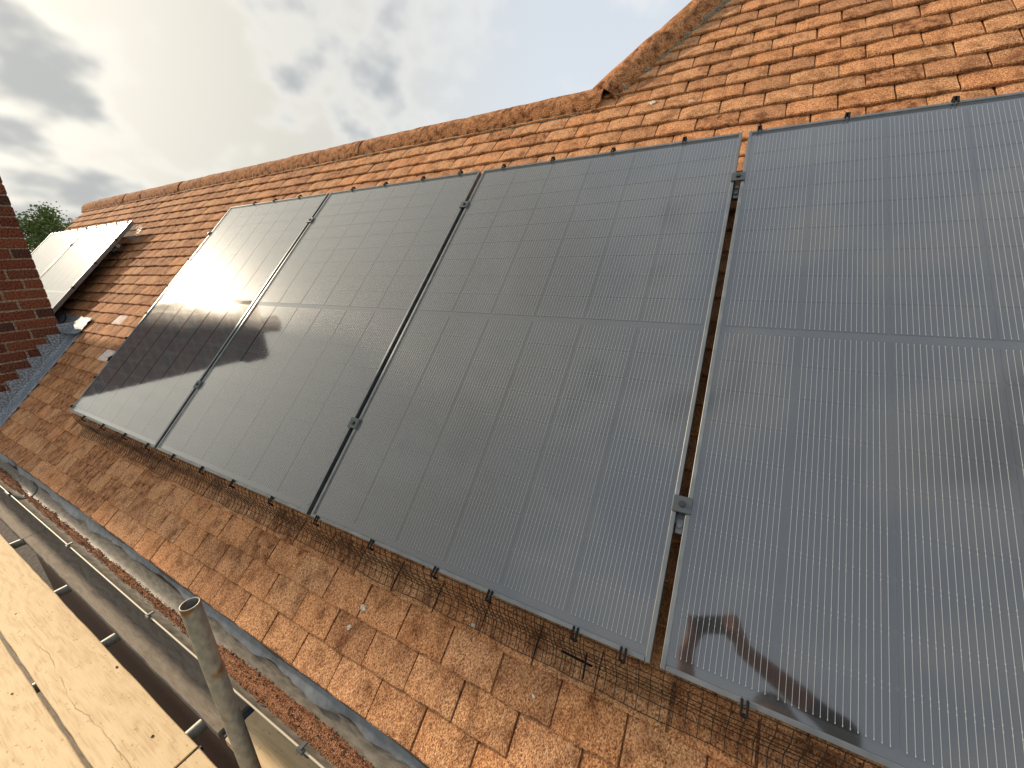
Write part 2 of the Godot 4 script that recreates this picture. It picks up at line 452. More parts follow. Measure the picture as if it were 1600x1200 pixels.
func build_roof(house: Node3D) -> void:
	var roof := Node3D.new()
	roof.name = "roof"
	house.add_child(roof)
	# boarding under the tiles
	var d := MB.new()
	var nn := -0.166
	d.hexa([P(-4.43, -0.40, nn - 0.02), P(8.0, -0.40, nn - 0.02), P(8.0, 2.405, nn - 0.02), P(-4.43, 2.405, nn - 0.02), P(-4.43, -0.40, nn), P(8.0, -0.40, nn), P(8.0, 2.405, nn), P(-4.43, 2.405, nn)])
	d.hexa([P(2.72, 2.406, nn - 0.02), P(8.0, 2.406, nn - 0.02), P(8.0, 5.0, nn - 0.02), P(4.38, 5.0, nn - 0.02), P(2.72, 2.406, nn), P(8.0, 2.406, nn), P(8.0, 5.0, nn), P(4.38, 5.0, nn)])
	part("roof_boarding", d.mesh(mats.deck_under), roof)
	# rear slopes, seen only from elsewhere
	var b := MB.new()
	var apex := P(0, 2.405, -0.17)
	var slope := func(x0: float, x1: float, x2: float, x3: float, top: Vector3, run: float, m: MB) -> void:
		var drop := Vector3(0, -run * tan(PITCH), -run)
		var up := Vector3(0, 0.03, -0.03)
		m.hexa([Vector3(x1, top.y, top.z) - up, Vector3(x0, top.y, top.z) - up, Vector3(x3, top.y, top.z) + drop - up, Vector3(x2, top.y, top.z) + drop - up, Vector3(x1, top.y, top.z), Vector3(x0, top.y, top.z), Vector3(x3, top.y, top.z) + drop, Vector3(x2, top.y, top.z) + drop])
	slope.call(-4.43, 3.0, 3.0, -4.43, apex, 2.0, b)
	var top2 := P(0, 5.0, -0.17)
	slope.call(4.4, 8.0, 8.0, 2.72, top2, 1.85, b)
	var h0 := P(2.72, 2.41, -0.18)
	var h1 := P(4.40, 5.0, -0.18)
	var h2 := Vector3(h0.x, h0.y, 2 * h1.z - h0.z)
	b.tri(h0, h1, h2); b.tri(h0 - Vector3(0.03, 0.03, 0), h2 - Vector3(0.03, 0.03, 0), h1 - Vector3(0.03, 0.03, 0))
	part("rear_slope", b.mesh(mats.tile_1), roof)
	# tiles
	var variants := []
	for i in 5: variants.append(tile_mesh(i))
	var eave := tile_mesh(9, 0.17)
	var list := []
	var r := RandomNumberGenerator.new()
	r.seed = 41
	var W := 0.1665
	var a := atan(0.0122 / 0.1)
	for k in range(-1, 41):
		var row := maxi(k, 0)
		var v := -0.426 + 0.1 * row + (0.0 if k >= 0 else -0.004)
		var x0 := 2.745 + W / 2 + (W / 2 if (k + 40) % 2 == 1 else 0.0)
		for i in range(-45, 34):
			var x := x0 + i * W
			var jx := r.randf_range(-0.0018, 0.0018)
			var jv := r.randf_range(-0.0035, 0.0025)
			var jn := r.randf_range(0.0, 0.0022)
			var jr := r.randf_range(-0.008, 0.008)
			var tw := r.randf_range(-0.012, 0.012)
			var var_i := r.randi() % 5
			var mi: int = [0, 1, 2, 3, 4, 5, 0, 2, 4][r.randi() % 9]
			if r.randf() < (0.42 if x < 1.0 else 0.05): mi = 6   # older, streaked tiles are commoner round the chimney
			if x < -4.44 or x > 7.6: continue
			if v > 2.29 and x < hip_x(v + 0.05) + 0.03: continue
			if v > 3.75: continue
			if x > CHX - 0.92 and x < CHX - 0.02 and v > -0.55 and v < 0.50: continue
			var t := RT(x + jx, v + jv, -0.1265 + jn - (0.012 if k < 0 else 0.0))
			t.basis = t.basis * Basis(Vector3.UP, jr) * Basis(Vector3.RIGHT, -a) * Basis(Vector3.BACK, tw)
			if v > 2.20 and v < 2.30 and x < 2.75: t = t * Transform3D(Basis.from_scale(Vector3(1, 1, 0.62)), Vector3.ZERO)
			if k < 0: t = t * Transform3D(Basis.from_scale(Vector3(1, 1, 0.5)), Vector3.ZERO)
			var pal := (absf(x + 0.672) < W / 2 and absf(v + 0.05 - 0.737) < 0.05) or (absf(x + 0.474) < W / 2 and absf(v + 0.05 - 0.435) < 0.05)
			# rank by size in the picture
			var p0 := screen(P(x - 0.08, v, -0.114)); var p1 := screen(P(x + 0.08, v, -0.114))
			var p2 := screen(P(x + 0.08, v + 0.1, -0.122)); var p3 := screen(P(x - 0.08, v + 0.1, -0.122))
			var area := absf((p2 - p0).cross(p3 - p1)) * 0.5
			var c := (p0 + p2) * 0.5
			if k < 0 or c.x < 5 or c.y < 5 or c.x > 1595 or c.y > 1195: area = 0.0
			if x > -0.05 and v > 0.02 and v < 1.88: area = 0.0
			if x > -0.02 and v > -0.05 and v < 1.72: area = 0.0
			if x < -1.5 and v < 1.55: area *= 0.1
			if pal: area = 1e6
			list.append([area, t, var_i, mi, k < 0, pal])
	list.sort_custom(func(p, q): return p[0] > q[0])
	var rest := {}
	var meshes := {}
	for i in list.size():
		var e: Array = list[i]
		var key: String = "tile_pale" if e[5] else "tile_%d" % e[3]
		if i < 300:
			var id := "%s/%d" % [key, e[2]]
			if not meshes.has(id): meshes[id] = variants[e[2]].mesh(mats[key])
			part("roof_tile", meshes[id], roof, e[1])
		else:
			if not rest.has(key): rest[key] = MB.new()
			rest[key].append(variants[e[2]], e[1])
	var am := ArrayMesh.new()
	for key in rest: rest[key].mesh(mats[key], am)
	var st := part("smaller_roof_tiles", am, roof)
	st.set_meta("kind", "stuff")
	# ridge and hip tiles
	var rt := []
	for i in 3: rt.append(ridge_mesh(0.452, 0.118, i).mesh(mats.ridge))
	var rc := P(0, 2.372, -0.196)
	var x := -4.50
	var i := 0
	while x < 2.66:
		var t := at(Vector3(x + 0.226, rc.y + r.randf_range(-0.004, 0.004), rc.z + r.randf_range(-0.004, 0.004)))
		t.basis = Basis(Vector3.UP, r.randf_range(-0.01, 0.01)) * Basis(Vector3.BACK, r.randf_range(-0.008, 0.008))
		part("ridge_tile", rt[i % 3], roof, t)
		x += 0.453; i += 1
	var ha := P(2.735, 2.40, -0.180)
	var hb := P(hip_x(5.0) + 0.035, 5.0, -0.180)
	var hd := (hb - ha).normalized()
	var hn := Vector3(0, cos(PITCH), sin(PITCH)) + Vector3(-0.75, 0.45, -0.1)
	var hy := (hn - hd * hn.dot(hd)).normalized()
	var hbas := Basis(hd, hy, hd.cross(hy))
	for q in 8:
		var t := Transform3D(hbas, ha + hd * (0.226 + q * 0.44))
		t.basis = t.basis * Basis(Vector3.BACK, 0.015) * Basis(Vector3.UP, r.randf_range(-0.01, 0.01))
		part("hip_tile", rt[q % 3], roof, t)
	# mortar bedding along ridge and hip
	var mb := MB.new()
	var rr := RandomNumberGenerator.new()
	rr.seed = 77
	var g := []
	for s in 240:
		var xx := -4.44 + s * 7.17 / 239.0
		var e := rr.randf_range(-0.006, 0.008)
		g.append([P(xx, 2.268 + e, -0.130), P(xx, 2.274 + e, -0.119 + e * 0.5), P(xx, 2.295, -0.116), P(xx, 2.33, -0.14)])
	mb.grid(g)
	g = []
	for s in 90:
		var u := s / 89.0 * 2.0
		var e := rr.randf_range(-0.010, 0.012)
		var vv := 2.36 + u
		var hx := hip_x(vv)
		g.append([P(hx + 0.165 + e, vv, -0.130), P(hx + 0.155 + e, vv, -0.113 + e * 0.6), P(hx + 0.125, vv, -0.104 + e * 0.4), P(hx + 0.07, vv, -0.13)])
	mb.grid(g)
	part("mortar_bedding", mb.mesh(mats.mortar), roof)
	# lichen and moss
	for q in [[2.587, -0.194, 0.012], [2.565, -0.259, 0.011], [2.201, -0.312, 0.011], [2.968, -0.103, 0.010], [2.65, -0.418, 0.009], [3.187, -0.183, 0.006], [3.02, 2.244, 0.02], [3.20, 2.196, 0.016]]:
		part("lichen_patch", blot(q[2], int(q[0] * 1000), 0.7).mesh(mats.lichen), roof, RT(q[0], q[1], -0.1165))

func blot(r: float, sd: int, stretch: float) -> MB:   # a crust with an uneven outline
	var q := RandomNumberGenerator.new()
	q.seed = sd
	var m := MB.new()
	var ring := []
	for k in 14:
		var a := TAU * k / 14
		var s := r * q.randf_range(0.6, 1.3)
		ring.append(Vector3(cos(a) * s, 0.0, sin(a) * s * stretch))
	for k in 14:
		var a: Vector3 = ring[k]
		var b: Vector3 = ring[(k + 1) % 14]
		m.tri(Vector3(0, 0.0008, 0), b * 0.8 + Vector3.UP * 0.0007, a * 0.8 + Vector3.UP * 0.0007)
		m.quad(a * 0.8 + Vector3.UP * 0.0007, b * 0.8 + Vector3.UP * 0.0007, b + Vector3.DOWN * 0.002, a + Vector3.DOWN * 0.002)
	return m

func ridge_mesh(length: float, r: float, sd: int) -> MB:   # half-round tile along x
	var q := RandomNumberGenerator.new()
	q.seed = sd + 300
	var m := MB.new()
	var g := []
	var gi := []
	for i in 7:
		var x := lerpf(-length / 2, length / 2, i / 6.0)
		var row := []
		var rowi := []
		for k in 19:
			var a := deg_to_rad(lerpf(-8, 188, k / 18.0))
			var e := q.randf_range(-0.0012, 0.0012) - (0.003 if i == 0 or i == 6 else 0.0)
			row.append(Vector3(x, sin(a) * (r + e), cos(a) * (r + e)))
			rowi.append(Vector3(x, sin(a) * (r - 0.015), cos(a) * (r - 0.015)))
		g.append(row); gi.append(rowi)
	m.grid(g)
	m.grid(gi, true)
	for k in 18:
		m.face(g[0][k], g[0][k + 1], gi[0][k + 1], gi[0][k], Vector3.LEFT)
		m.face(g[6][k], g[6][k + 1], gi[6][k + 1], gi[6][k], Vector3.RIGHT)
	for i in 6:
		m.face(g[i][0], g[i + 1][0], gi[i + 1][0], gi[i][0], Vector3.DOWN)
		m.face(g[i][18], g[i + 1][18], gi[i + 1][18], gi[i][18], Vector3.DOWN)
	return m

func build_chimney(house: Node3D) -> void:
	var ch := Node3D.new()
	ch.name = "chimney"
	house.add_child(ch)
	ch.set_meta("label", "weathered red brick chimney with stepped lead flashing at its foot")
	var cw := 0.90
	var zc := (CHZ0 + CHZ1) / 2
	var dz := CHZ1 - CHZ0
	var core := MB.new()
	core.box(at(Vector3(CHX - cw / 2, OY + (CHTOP - 1.2) / 2 - 0.003, zc)), Vector3(cw - 0.009, CHTOP + 1.2, dz - 0.009))
	part("mortar_core", core.mesh(mats.brick_mortar), ch)
	var r := RandomNumberGenerator.new()
	r.seed = 9
	var meshes := []
	for i in 5:
		meshes.append([])
		for L in [0.214, 0.100, 0.155]:
			var b := MB.new()
			b.box(Transform3D(), Vector3(0.10, 0.0645, L), 0.005)
			meshes[i].append(b.mesh(mats["brick_%d" % i]))
	var other := {}
	var y := -0.72
	var course := 0
	while y < CHTOP - 0.01:
		var corbel := 0.028 if y > CHTOP - 0.235 else 0.0
		# face towards the camera: run of bricks from the back corner to the front one
		var runs := [[0.214, 0.100, 0.100, 0.214 - 0.03], [0.100, 0.214, 0.214, 0.100 - 0.02]] if course % 2 == 0 else [[0.100, 0.214, 0.214, 0.072]]
		var run: Array = [0, 2, 0] if course % 3 == 0 else ([1, 0, 0, 1] if course % 3 == 1 else [2, 0, 0])
		var lens := [0.214, 0.100, 0.155]
		var total := 0.0
		for k in run: total += lens[k] + 0.011
		total -= 0.011
		var z := CHZ0 - corbel
		var stretch := (dz + 2 * corbel) / total
		for k in run:
			var L: float = lens[k] * stretch
			var tone: int = [0, 1, 2, 3, 4, 0, 2][r.randi() % 7]
			var px := CHX - 0.05 + r.randf_range(-0.002, 0.003) + corbel
			var t := Transform3D(Basis(Vector3.RIGHT, r.randf_range(-0.006, 0.006)).scaled_local(Vector3(1, 1, stretch)), Vector3(px, OY + y, z + L / 2))
			if y > -0.45 and y < 1.75: part("brick", meshes[tone][k], ch, t)
			else:
				if not other.has(tone): other[tone] = MB.new()
				var b := MB.new()
				b.box(Transform3D(), Vector3(0.10, 0.0645, lens[k]), 0.005)
				other[tone].append(b, t)
			z += L + 0.011 * stretch
		# the three other faces
		for s in [[Vector3(0, 0, 1), CHZ1 + corbel - 0.05], [Vector3(0, 0, -1), CHZ0 - corbel + 0.05]]:
			var x := CHX + corbel - 0.108 - (0.0 if course % 2 else 0.11)
			while x > CHX - cw - corbel + 0.1:
				var tone: int = [0, 1, 2, 3, 4][r.randi() % 5]
				if not other.has(tone): other[tone] = MB.new()
				other[tone].box(at(Vector3(x - 0.107, OY + y, s[1])), Vector3(0.214, 0.0645, 0.10), 0.005)
				x -= 0.2255
		var z2 := CHZ0 - corbel + 0.10
		while z2 < CHZ1 + corbel - 0.1:
			var tone: int = [0, 1, 2, 3, 4][r.randi() % 5]
			if not other.has(tone): other[tone] = MB.new()
			other[tone].box(at(Vector3(CHX - cw - corbel + 0.05, OY + y, z2 + 0.1)), Vector3(0.10, 0.0645, 0.2), 0.005)
			z2 += 0.212
		y += 0.0755
		course += 1
	var am := ArrayMesh.new()
	for k in other: other[k].mesh(mats["brick_%d" % k], am)
	part("brickwork", am, ch).set_meta("kind", "stuff")
	var cap := MB.new()
	cap.box(at(Vector3(CHX - cw / 2, OY + CHTOP + 0.005, zc)), Vector3(cw + 0.03, 0.05, dz + 0.03), 0.015)
	part("mortar_cap", cap.mesh(mats.brick_mortar), ch)
	for k in 2:
		var pot := MB.new()
		var g := []
		for s in [[0.0, 0.105], [0.05, 0.10], [0.25, 0.088], [0.27, 0.105], [0.31, 0.105], [0.312, 0.08], [0.2, 0.075]]:
			var row := []
			for q in 21: row.append(Vector3(cos(-TAU * q / 20) * s[1], s[0], sin(-TAU * q / 20) * s[1]))
			g.append(row)
		pot.grid(g)
		part("chimney_pot", pot.mesh(mats.brick_2), ch, at(Vector3(CHX - 0.24 - 0.42 * k, OY + CHTOP + 0.028, zc)))
	# stepped lead flashing on the face and the lead lying on the tiles
	var steps := MB.new()
	var vstep := 0.0755 / sin(PITCH)
	var v := -0.50
	while v < 0.50:
		var a := P(CHX, v, -0.10)
		var b2 := P(CHX, v + vstep, -0.10)
		# a saw tooth: level top tucked into a joint, sloping foot on the roof
		var level := b2.y + 0.058 + r.randf_range(-0.006, 0.006)
		var p := [Vector3(0, a.y - 0.01, a.z), Vector3(0, b2.y - 0.01, b2.z), Vector3(0, level, b2.z - 0.004), Vector3(0, level + 0.003, a.z + 0.022)]
		var x1 := CHX + 0.0065 + r.randf_range(0, 0.003)
		var f := []
		for q in p: f.append(Vector3(x1, q.y, q.z))
		steps.face(f[0], f[1], f[2], f[3], Vector3.RIGHT)
		for q in 4:
			var s: Vector3 = f[q]
			var e: Vector3 = f[(q + 1) % 4]
			steps.quad(s, e, Vector3(CHX - 0.004, e.y, e.z), Vector3(CHX - 0.004, s.y, s.z))
		v += vstep
	part("step_flashing", steps.mesh(mats.lead), ch)
	var g := []
	for s in 50:
		var vv := lerpf(-0.46, 0.56, s / 49.0)
		var wv := sin(vv * 31.0) * 0.003 + r.randf_range(-0.0015, 0.0015)
		g.append([P(CHX + 0.012, vv, -0.088), P(CHX + 0.016, vv, -0.100 + wv), P(CHX + 0.05, vv, -0.106 + wv), P(CHX + 0.09 + wv, vv, -0.107 + wv), P(CHX + 0.120 + wv * 2.0, vv, -0.108 + wv), P(CHX + 0.122 + wv * 2.0, vv, -0.117)])
	var soak := MB.new()
	soak.grid(g, true)
	part("lead_apron", soak.mesh(mats.lead), ch)
	# crumpled back gutter of lead behind the stack
	g = []
	for s in 13:
		var row := []
		for k in 9:
			var xx := lerpf(CHX - 0.92, CHX + 0.14, s / 12.0)
			var vv := lerpf(0.50, 0.70, k / 8.0)
			var nn := -0.045 if k == 0 else (-0.085 if k == 1 else -0.104)
			row.append(P(xx, vv + r.randf_range(-0.008, 0.008), nn + r.randf_range(-0.003, 0.005)))
		g.append(row)
	var sad := MB.new()
	sad.grid(g, true)
	part("lead_saddle", sad.mesh(mats.lead), ch)

func build_eaves(house: Node3D) -> void:
	var gut := Node3D.new()
	gut.name = "gutter"
	house.add_child(gut)
	gut.set_meta("label", "half-round grey plastic gutter filled with reddish roof grit")
	var gy := OY - 0.462
	var gz := 0.273
	var R := 0.058
	var g := []
	var gi := []
	for i in 60:
		var x := lerpf(-4.4, 7.6, i / 59.0)
		var row := []
		var rowi := []
		for k in 15:
			var a := deg_to_rad(lerpf(180, 360, k / 14.0))
			row.append(Vector3(x, gy + sin(a) * R, gz + cos(a) * R))
			rowi.append(Vector3(x, gy + sin(a) * (R - 0.003), gz + cos(a) * (R - 0.003)))
		g.append(row); gi.append(rowi)
	var ch := MB.new()
	ch.grid(g, true)
	ch.grid(gi)
	part("gutter_channel", ch.mesh(mats.gutter), gut)
	var lip := MB.new()
	lip.tube([Vector3(-4.4, gy, gz + R - 0.001), Vector3(7.6, gy, gz + R - 0.001)], 0.0030, 8)
	part("gutter_lip", lip.mesh(mats.gutter_lip), gut)
	var br := MB.new()
	for k in 12:
		var a := deg_to_rad(lerpf(180, 352, k / 11.0))
		var b := deg_to_rad(lerpf(180, 352, (k + 1) / 11.0))
		br.bar(Vector3(0, sin(a) * (R + 0.003), cos(a) * (R + 0.003)), Vector3(0, sin(b) * (R + 0.003), cos(b) * (R + 0.003)), 0.028, 0.004, Vector3(0, sin(a), cos(a)))
	br.box(at(Vector3(0, 0.003, R + 0.003)), Vector3(0.026, 0.012, 0.014), 0.002)
	br.box(at(Vector3(0.0, 0.010, R - 0.006)), Vector3(0.012, 0.006, 0.022), 0.001)
	var brm := br.mesh(mats.bracket)
	for x in [-3.4, -2.5, -1.65, -0.75, 0.78, 1.655, 2.60, 3.5, 4.4, 5.3, 6.2]:
		part("gutter_bracket", brm, gut, at(Vector3(x, gy, gz)))
	var un := MB.new()
	g = []
	for s in [-0.035, -0.033, 0.033, 0.035]:
		var row := []
		for k in 17:
			var a := deg_to_rad(lerpf(176, 364, k / 16.0))
			var rr := R - (0.008 if absf(s) < 0.034 else 0.003)
			row.append(Vector3(s, sin(a) * rr, cos(a) * rr))
		g.append(row)
	un.grid(g)
	un.box(at(Vector3(0, 0.004, R + 0.004)), Vector3(0.075, 0.016, 0.012), 0.003)
	part("gutter_union", un.mesh(mats.bracket), gut, at(Vector3(-0.24, gy, gz)))
	# underlay felt dressed into the gutter
	g = []
	var f := FastNoiseLite.new()
	f.seed = 4
	f.frequency = 1.0
	for i in 420:
		var x := lerpf(-4.3, 7.4, i / 419.0)
		var wv := f.get_noise_1d(x * 2.6) * 0.022 + f.get_noise_1d(x * 7.0 + 30.0) * 0.006
		var top := P(x, -0.40, -0.142)
		var row := []
		for k in 6:
			var s := k / 5.0
			var drop := 0.028 + wv * 0.5
			row.append(Vector3(x, top.y - 0.012 - s * (0.042 + drop) , top.z + 0.008 + s * (0.026 + wv * s) + sin(s * 5.0 + x * 9.0) * 0.003 * s))
		g.append(row)
	var fe := MB.new()
	fe.grid(g, true)
	var g2 := []
	for row in g:
		var r2 := []
		for q in row: r2.append(q - Vector3(0, 0.0012, 0.0012))
		g2.append(r2)
	fe.grid(g2)
	part("eaves_felt", fe.mesh(mats.felt), house)
	var fa := MB.new()
	fa.box(at(Vector3(1.6, OY - 0.50, 0.195)), Vector3(12.0, 0.16, 0.022), 0.002)
	part("fascia_board", fa.mesh(mats.fascia), house)
	var so := MB.new()
	so.box(at(Vector3(1.6, OY - 0.573, 0.08)), Vector3(12.0, 0.012, 0.205))
	part("soffit_board", so.mesh(mats.fascia), house)
	var wl := MB.new()
	wl.box(at(Vector3(1.78, (OY - 0.58) / 2, -0.12)), Vector3(12.2, OY - 0.58, 0.2))
	wl.box(at(Vector3(1.78, (OY - 0.58) / 2, -7.2)), Vector3(12.2, OY - 0.58, 0.2))
	wl.box(at(Vector3(-4.22, (OY - 0.58) / 2, -3.66)), Vector3(0.2, OY - 0.582, 6.87))
	wl.box(at(Vector3(7.78, (OY - 0.58) / 2, -3.66)), Vector3(0.2, OY - 0.582, 6.87))
	# gable
	var ga := P(-4.3, 2.35, -0.2)
	for xx in [-4.3, 7.75]:
		wl.hexa([Vector3(xx - 0.1, OY - 0.57, 0.0), Vector3(xx + 0.1, OY - 0.57, 0.0), Vector3(xx + 0.1, OY - 0.57, 2 * ga.z), Vector3(xx - 0.1, OY - 0.57, 2 * ga.z), Vector3(xx - 0.1, ga.y - 0.02, ga.z), Vector3(xx + 0.1, ga.y - 0.02, ga.z), Vector3(xx + 0.1, ga.y - 0.02, ga.z - 0.01), Vector3(xx - 0.1, ga.y - 0.02, ga.z - 0.01)])
	part("wall", wl.mesh(mats.house_wall), house)

func build_debris() -> void:
	var gy := OY - 0.462
	var gz := 0.273
	var f := FastNoiseLite.new()
	f.seed = 14
	f.frequency = 1.0
	var g := []
	for i in 360:
		var x := lerpf(-1.2, 3.6, i / 359.0)
		var amount := clampf(0.16 + f.get_noise_1d(x * 2.2) * 0.5 + smoothstep(1.5, 2.3, x) * 0.7 + (1.0 - smoothstep(-0.6, -0.3, x)) * 0.5, 0.03, 1.0)
		var row := []
		for k in 9:
			var s := k / 8.0
			var half := 0.008 + 0.020 * amount
			var z := gz - 0.002 + lerpf(-half, half, s) + f.get_noise_2d(x * 9.0, s) * 0.004
			var floor_y := gy - sqrt(maxf(0.0, 0.055 * 0.055 - pow(z - gz, 2)))
			var hh := (0.010 + 0.022 * amount) * sin(s * PI) + f.get_noise_2d(x * 40.0, s * 30.0) * 0.006 * sin(s * PI)
			row.append(Vector3(x, floor_y + hh, z))
		g.append(row)
	var top := MB.new()
	top.grid(g, true)
	solo("gutter_grit", top.mesh(mats.debris), "reddish roof grit lying in the bottom of the gutter", "grit", Transform3D(), "", "stuff")
	var r := RandomNumberGenerator.new()
	r.seed = 5
	for kind in 3:
		var m := MB.new()
		m.box(Transform3D(Basis.from_euler(Vector3(0.3, 0.5, 0.2)), Vector3.ZERO), Vector3(1, 0.7, 0.8), 0.22)
		var mm := MultiMesh.new()
		mm.transform_format = MultiMesh.TRANSFORM_3D
		mm.mesh = m.mesh(mats["crumb_%d" % kind])
		mm.instance_count = 3500 if kind < 2 else 900
		for i in mm.instance_count:
			var row: Array = g[r.randi() % g.size()]
			var p: Vector3 = row[r.randi_range(0, 8)]
			p += Vector3(r.randf_range(-0.01, 0.01), 0.001, r.randf_range(-0.009, 0.009))
			var s := r.randf_range(0.0015, 0.0042) * (2.2 if r.randf() < 0.06 else 1.0)
			mm.set_instance_transform(i, Transform3D(Basis.from_euler(Vector3(r.randf() * 6, r.randf() * 6, r.randf() * 6)).scaled(Vector3.ONE * s), p))
		var o := MultiMeshInstance3D.new()
		o.name = ["orange_grit_grains", "brown_grit_grains", "dark_moss_crumbs"][kind]
		o.multimesh = mm
		add_child(o)
		tag(o, ["loose orange grains scattered over the gutter grit", "loose brown grains scattered over the gutter grit", "dark crumbs of moss among the gutter grit"][kind], ["grit", "grit", "moss"][kind], "", "stuff")

# ---------------------------------------------------------------- solar panels
func panel_prototype() -> Node3D:
	var o := Node3D.new()
	var lipw := 0.0105
	var hgt := 0.032
	var lg := MB.new()
	lg.box(at(Vector3(0, -hgt / 2, -PH / 2)), Vector3(lipw, hgt, PH), 0.0012)
	var long_m := lg.mesh(mats.frame)
	part("frame_rail", long_m, o, at(Vector3(lipw / 2, 0, 0)))
	part("frame_rail", long_m, o, at(Vector3(PW - lipw / 2, 0, 0)))
	var sh := MB.new()
	sh.box(at(Vector3(PW / 2, -hgt / 2, 0)), Vector3(PW - 2 * lipw - 0.0006, hgt, lipw), 0.0012)
	var short_m := sh.mesh(mats.frame)
	part("frame_rail", short_m, o, at(Vector3(0, 0, -lipw / 2)))
	part("frame_rail", short_m, o, at(Vector3(0, 0, -PH + lipw / 2)))
	var bs := MB.new()
	bs.box(at(Vector3(PW / 2, -0.009, -PH / 2)), Vector3(PW - 2 * lipw, 0.004, PH - 2 * lipw))
	part("backsheet", bs.mesh(mats.backsheet), o)
	# half-cut cells: six columns, two halves of nine rows
	var cwid := 0.1800
	var chei := 0.0905
	var c := MB.new()
	var k := 0.006
	var ring := [Vector3(-cwid / 2 + k, 0, chei / 2), Vector3(cwid / 2 - k, 0, chei / 2), Vector3(cwid / 2, 0, chei / 2 - k), Vector3(cwid / 2, 0, -chei / 2), Vector3(-cwid / 2, 0, -chei / 2), Vector3(-cwid / 2, 0, chei / 2 - k)]
	for i in range(1, 5): c.tri(ring[0], ring[i], ring[i + 1])
	for i in 6: c.quad(ring[i] - Vector3(0, 0.0003, 0), ring[(i + 1) % 6] - Vector3(0, 0.0003, 0), ring[(i + 1) % 6], ring[i])
	var cm := c.mesh(mats.cell)
	var wires := MB.new()
	var pitch_x := 0.1842
	var x0 := PW / 2 - 2.5 * pitch_x
	for half in 2:
		for col in 6:
			var cx := x0 + col * pitch_x
			var lo := -1.0
			var hi := -1.0
			for row in 9:
				var z := (0.028 + chei / 2 + row * 0.0925) if half == 0 else (PH - 0.028 - chei / 2 - row * 0.0925)
				part("cell", cm, o, Transform3D(Basis(Vector3.UP, 0.0 if half == 0 else PI), Vector3(cx, -0.0062, -z)))
				for e in [-chei / 2 + 0.004, chei / 2 - 0.004]:
					for b in 16:
						var bx := cx + (b - 7.5) * 0.01085
						wires.box(at(Vector3(bx, -0.0055, -(z + e))), Vector3(0.0014, 0.0008, 0.0028))
				if row == 0: lo = z
				hi = z
			for b in 16:
				var bx := cx + (b - 7.5) * 0.01085
				wires.box(at(Vector3(bx, -0.00575, -(lo + hi) / 2)), Vector3(0.00075, 0.0005, absf(hi - lo) + chei - 0.006))
	# dark bus ribbons across the middle
	part("busbar_wires", wires.mesh(mats.wire), o).set_meta("kind", "stuff")
	var gl := MB.new()
	gl.quad(Vector3(lipw - 0.001, -0.0022, -lipw + 0.001), Vector3(PW - lipw + 0.001, -0.0022, -lipw + 0.001), Vector3(PW - lipw + 0.001, -0.0022, -PH + lipw - 0.001), Vector3(lipw - 0.001, -0.0022, -PH + lipw - 0.001))
	part("glass", gl.mesh(mats.glass), o)
	return o

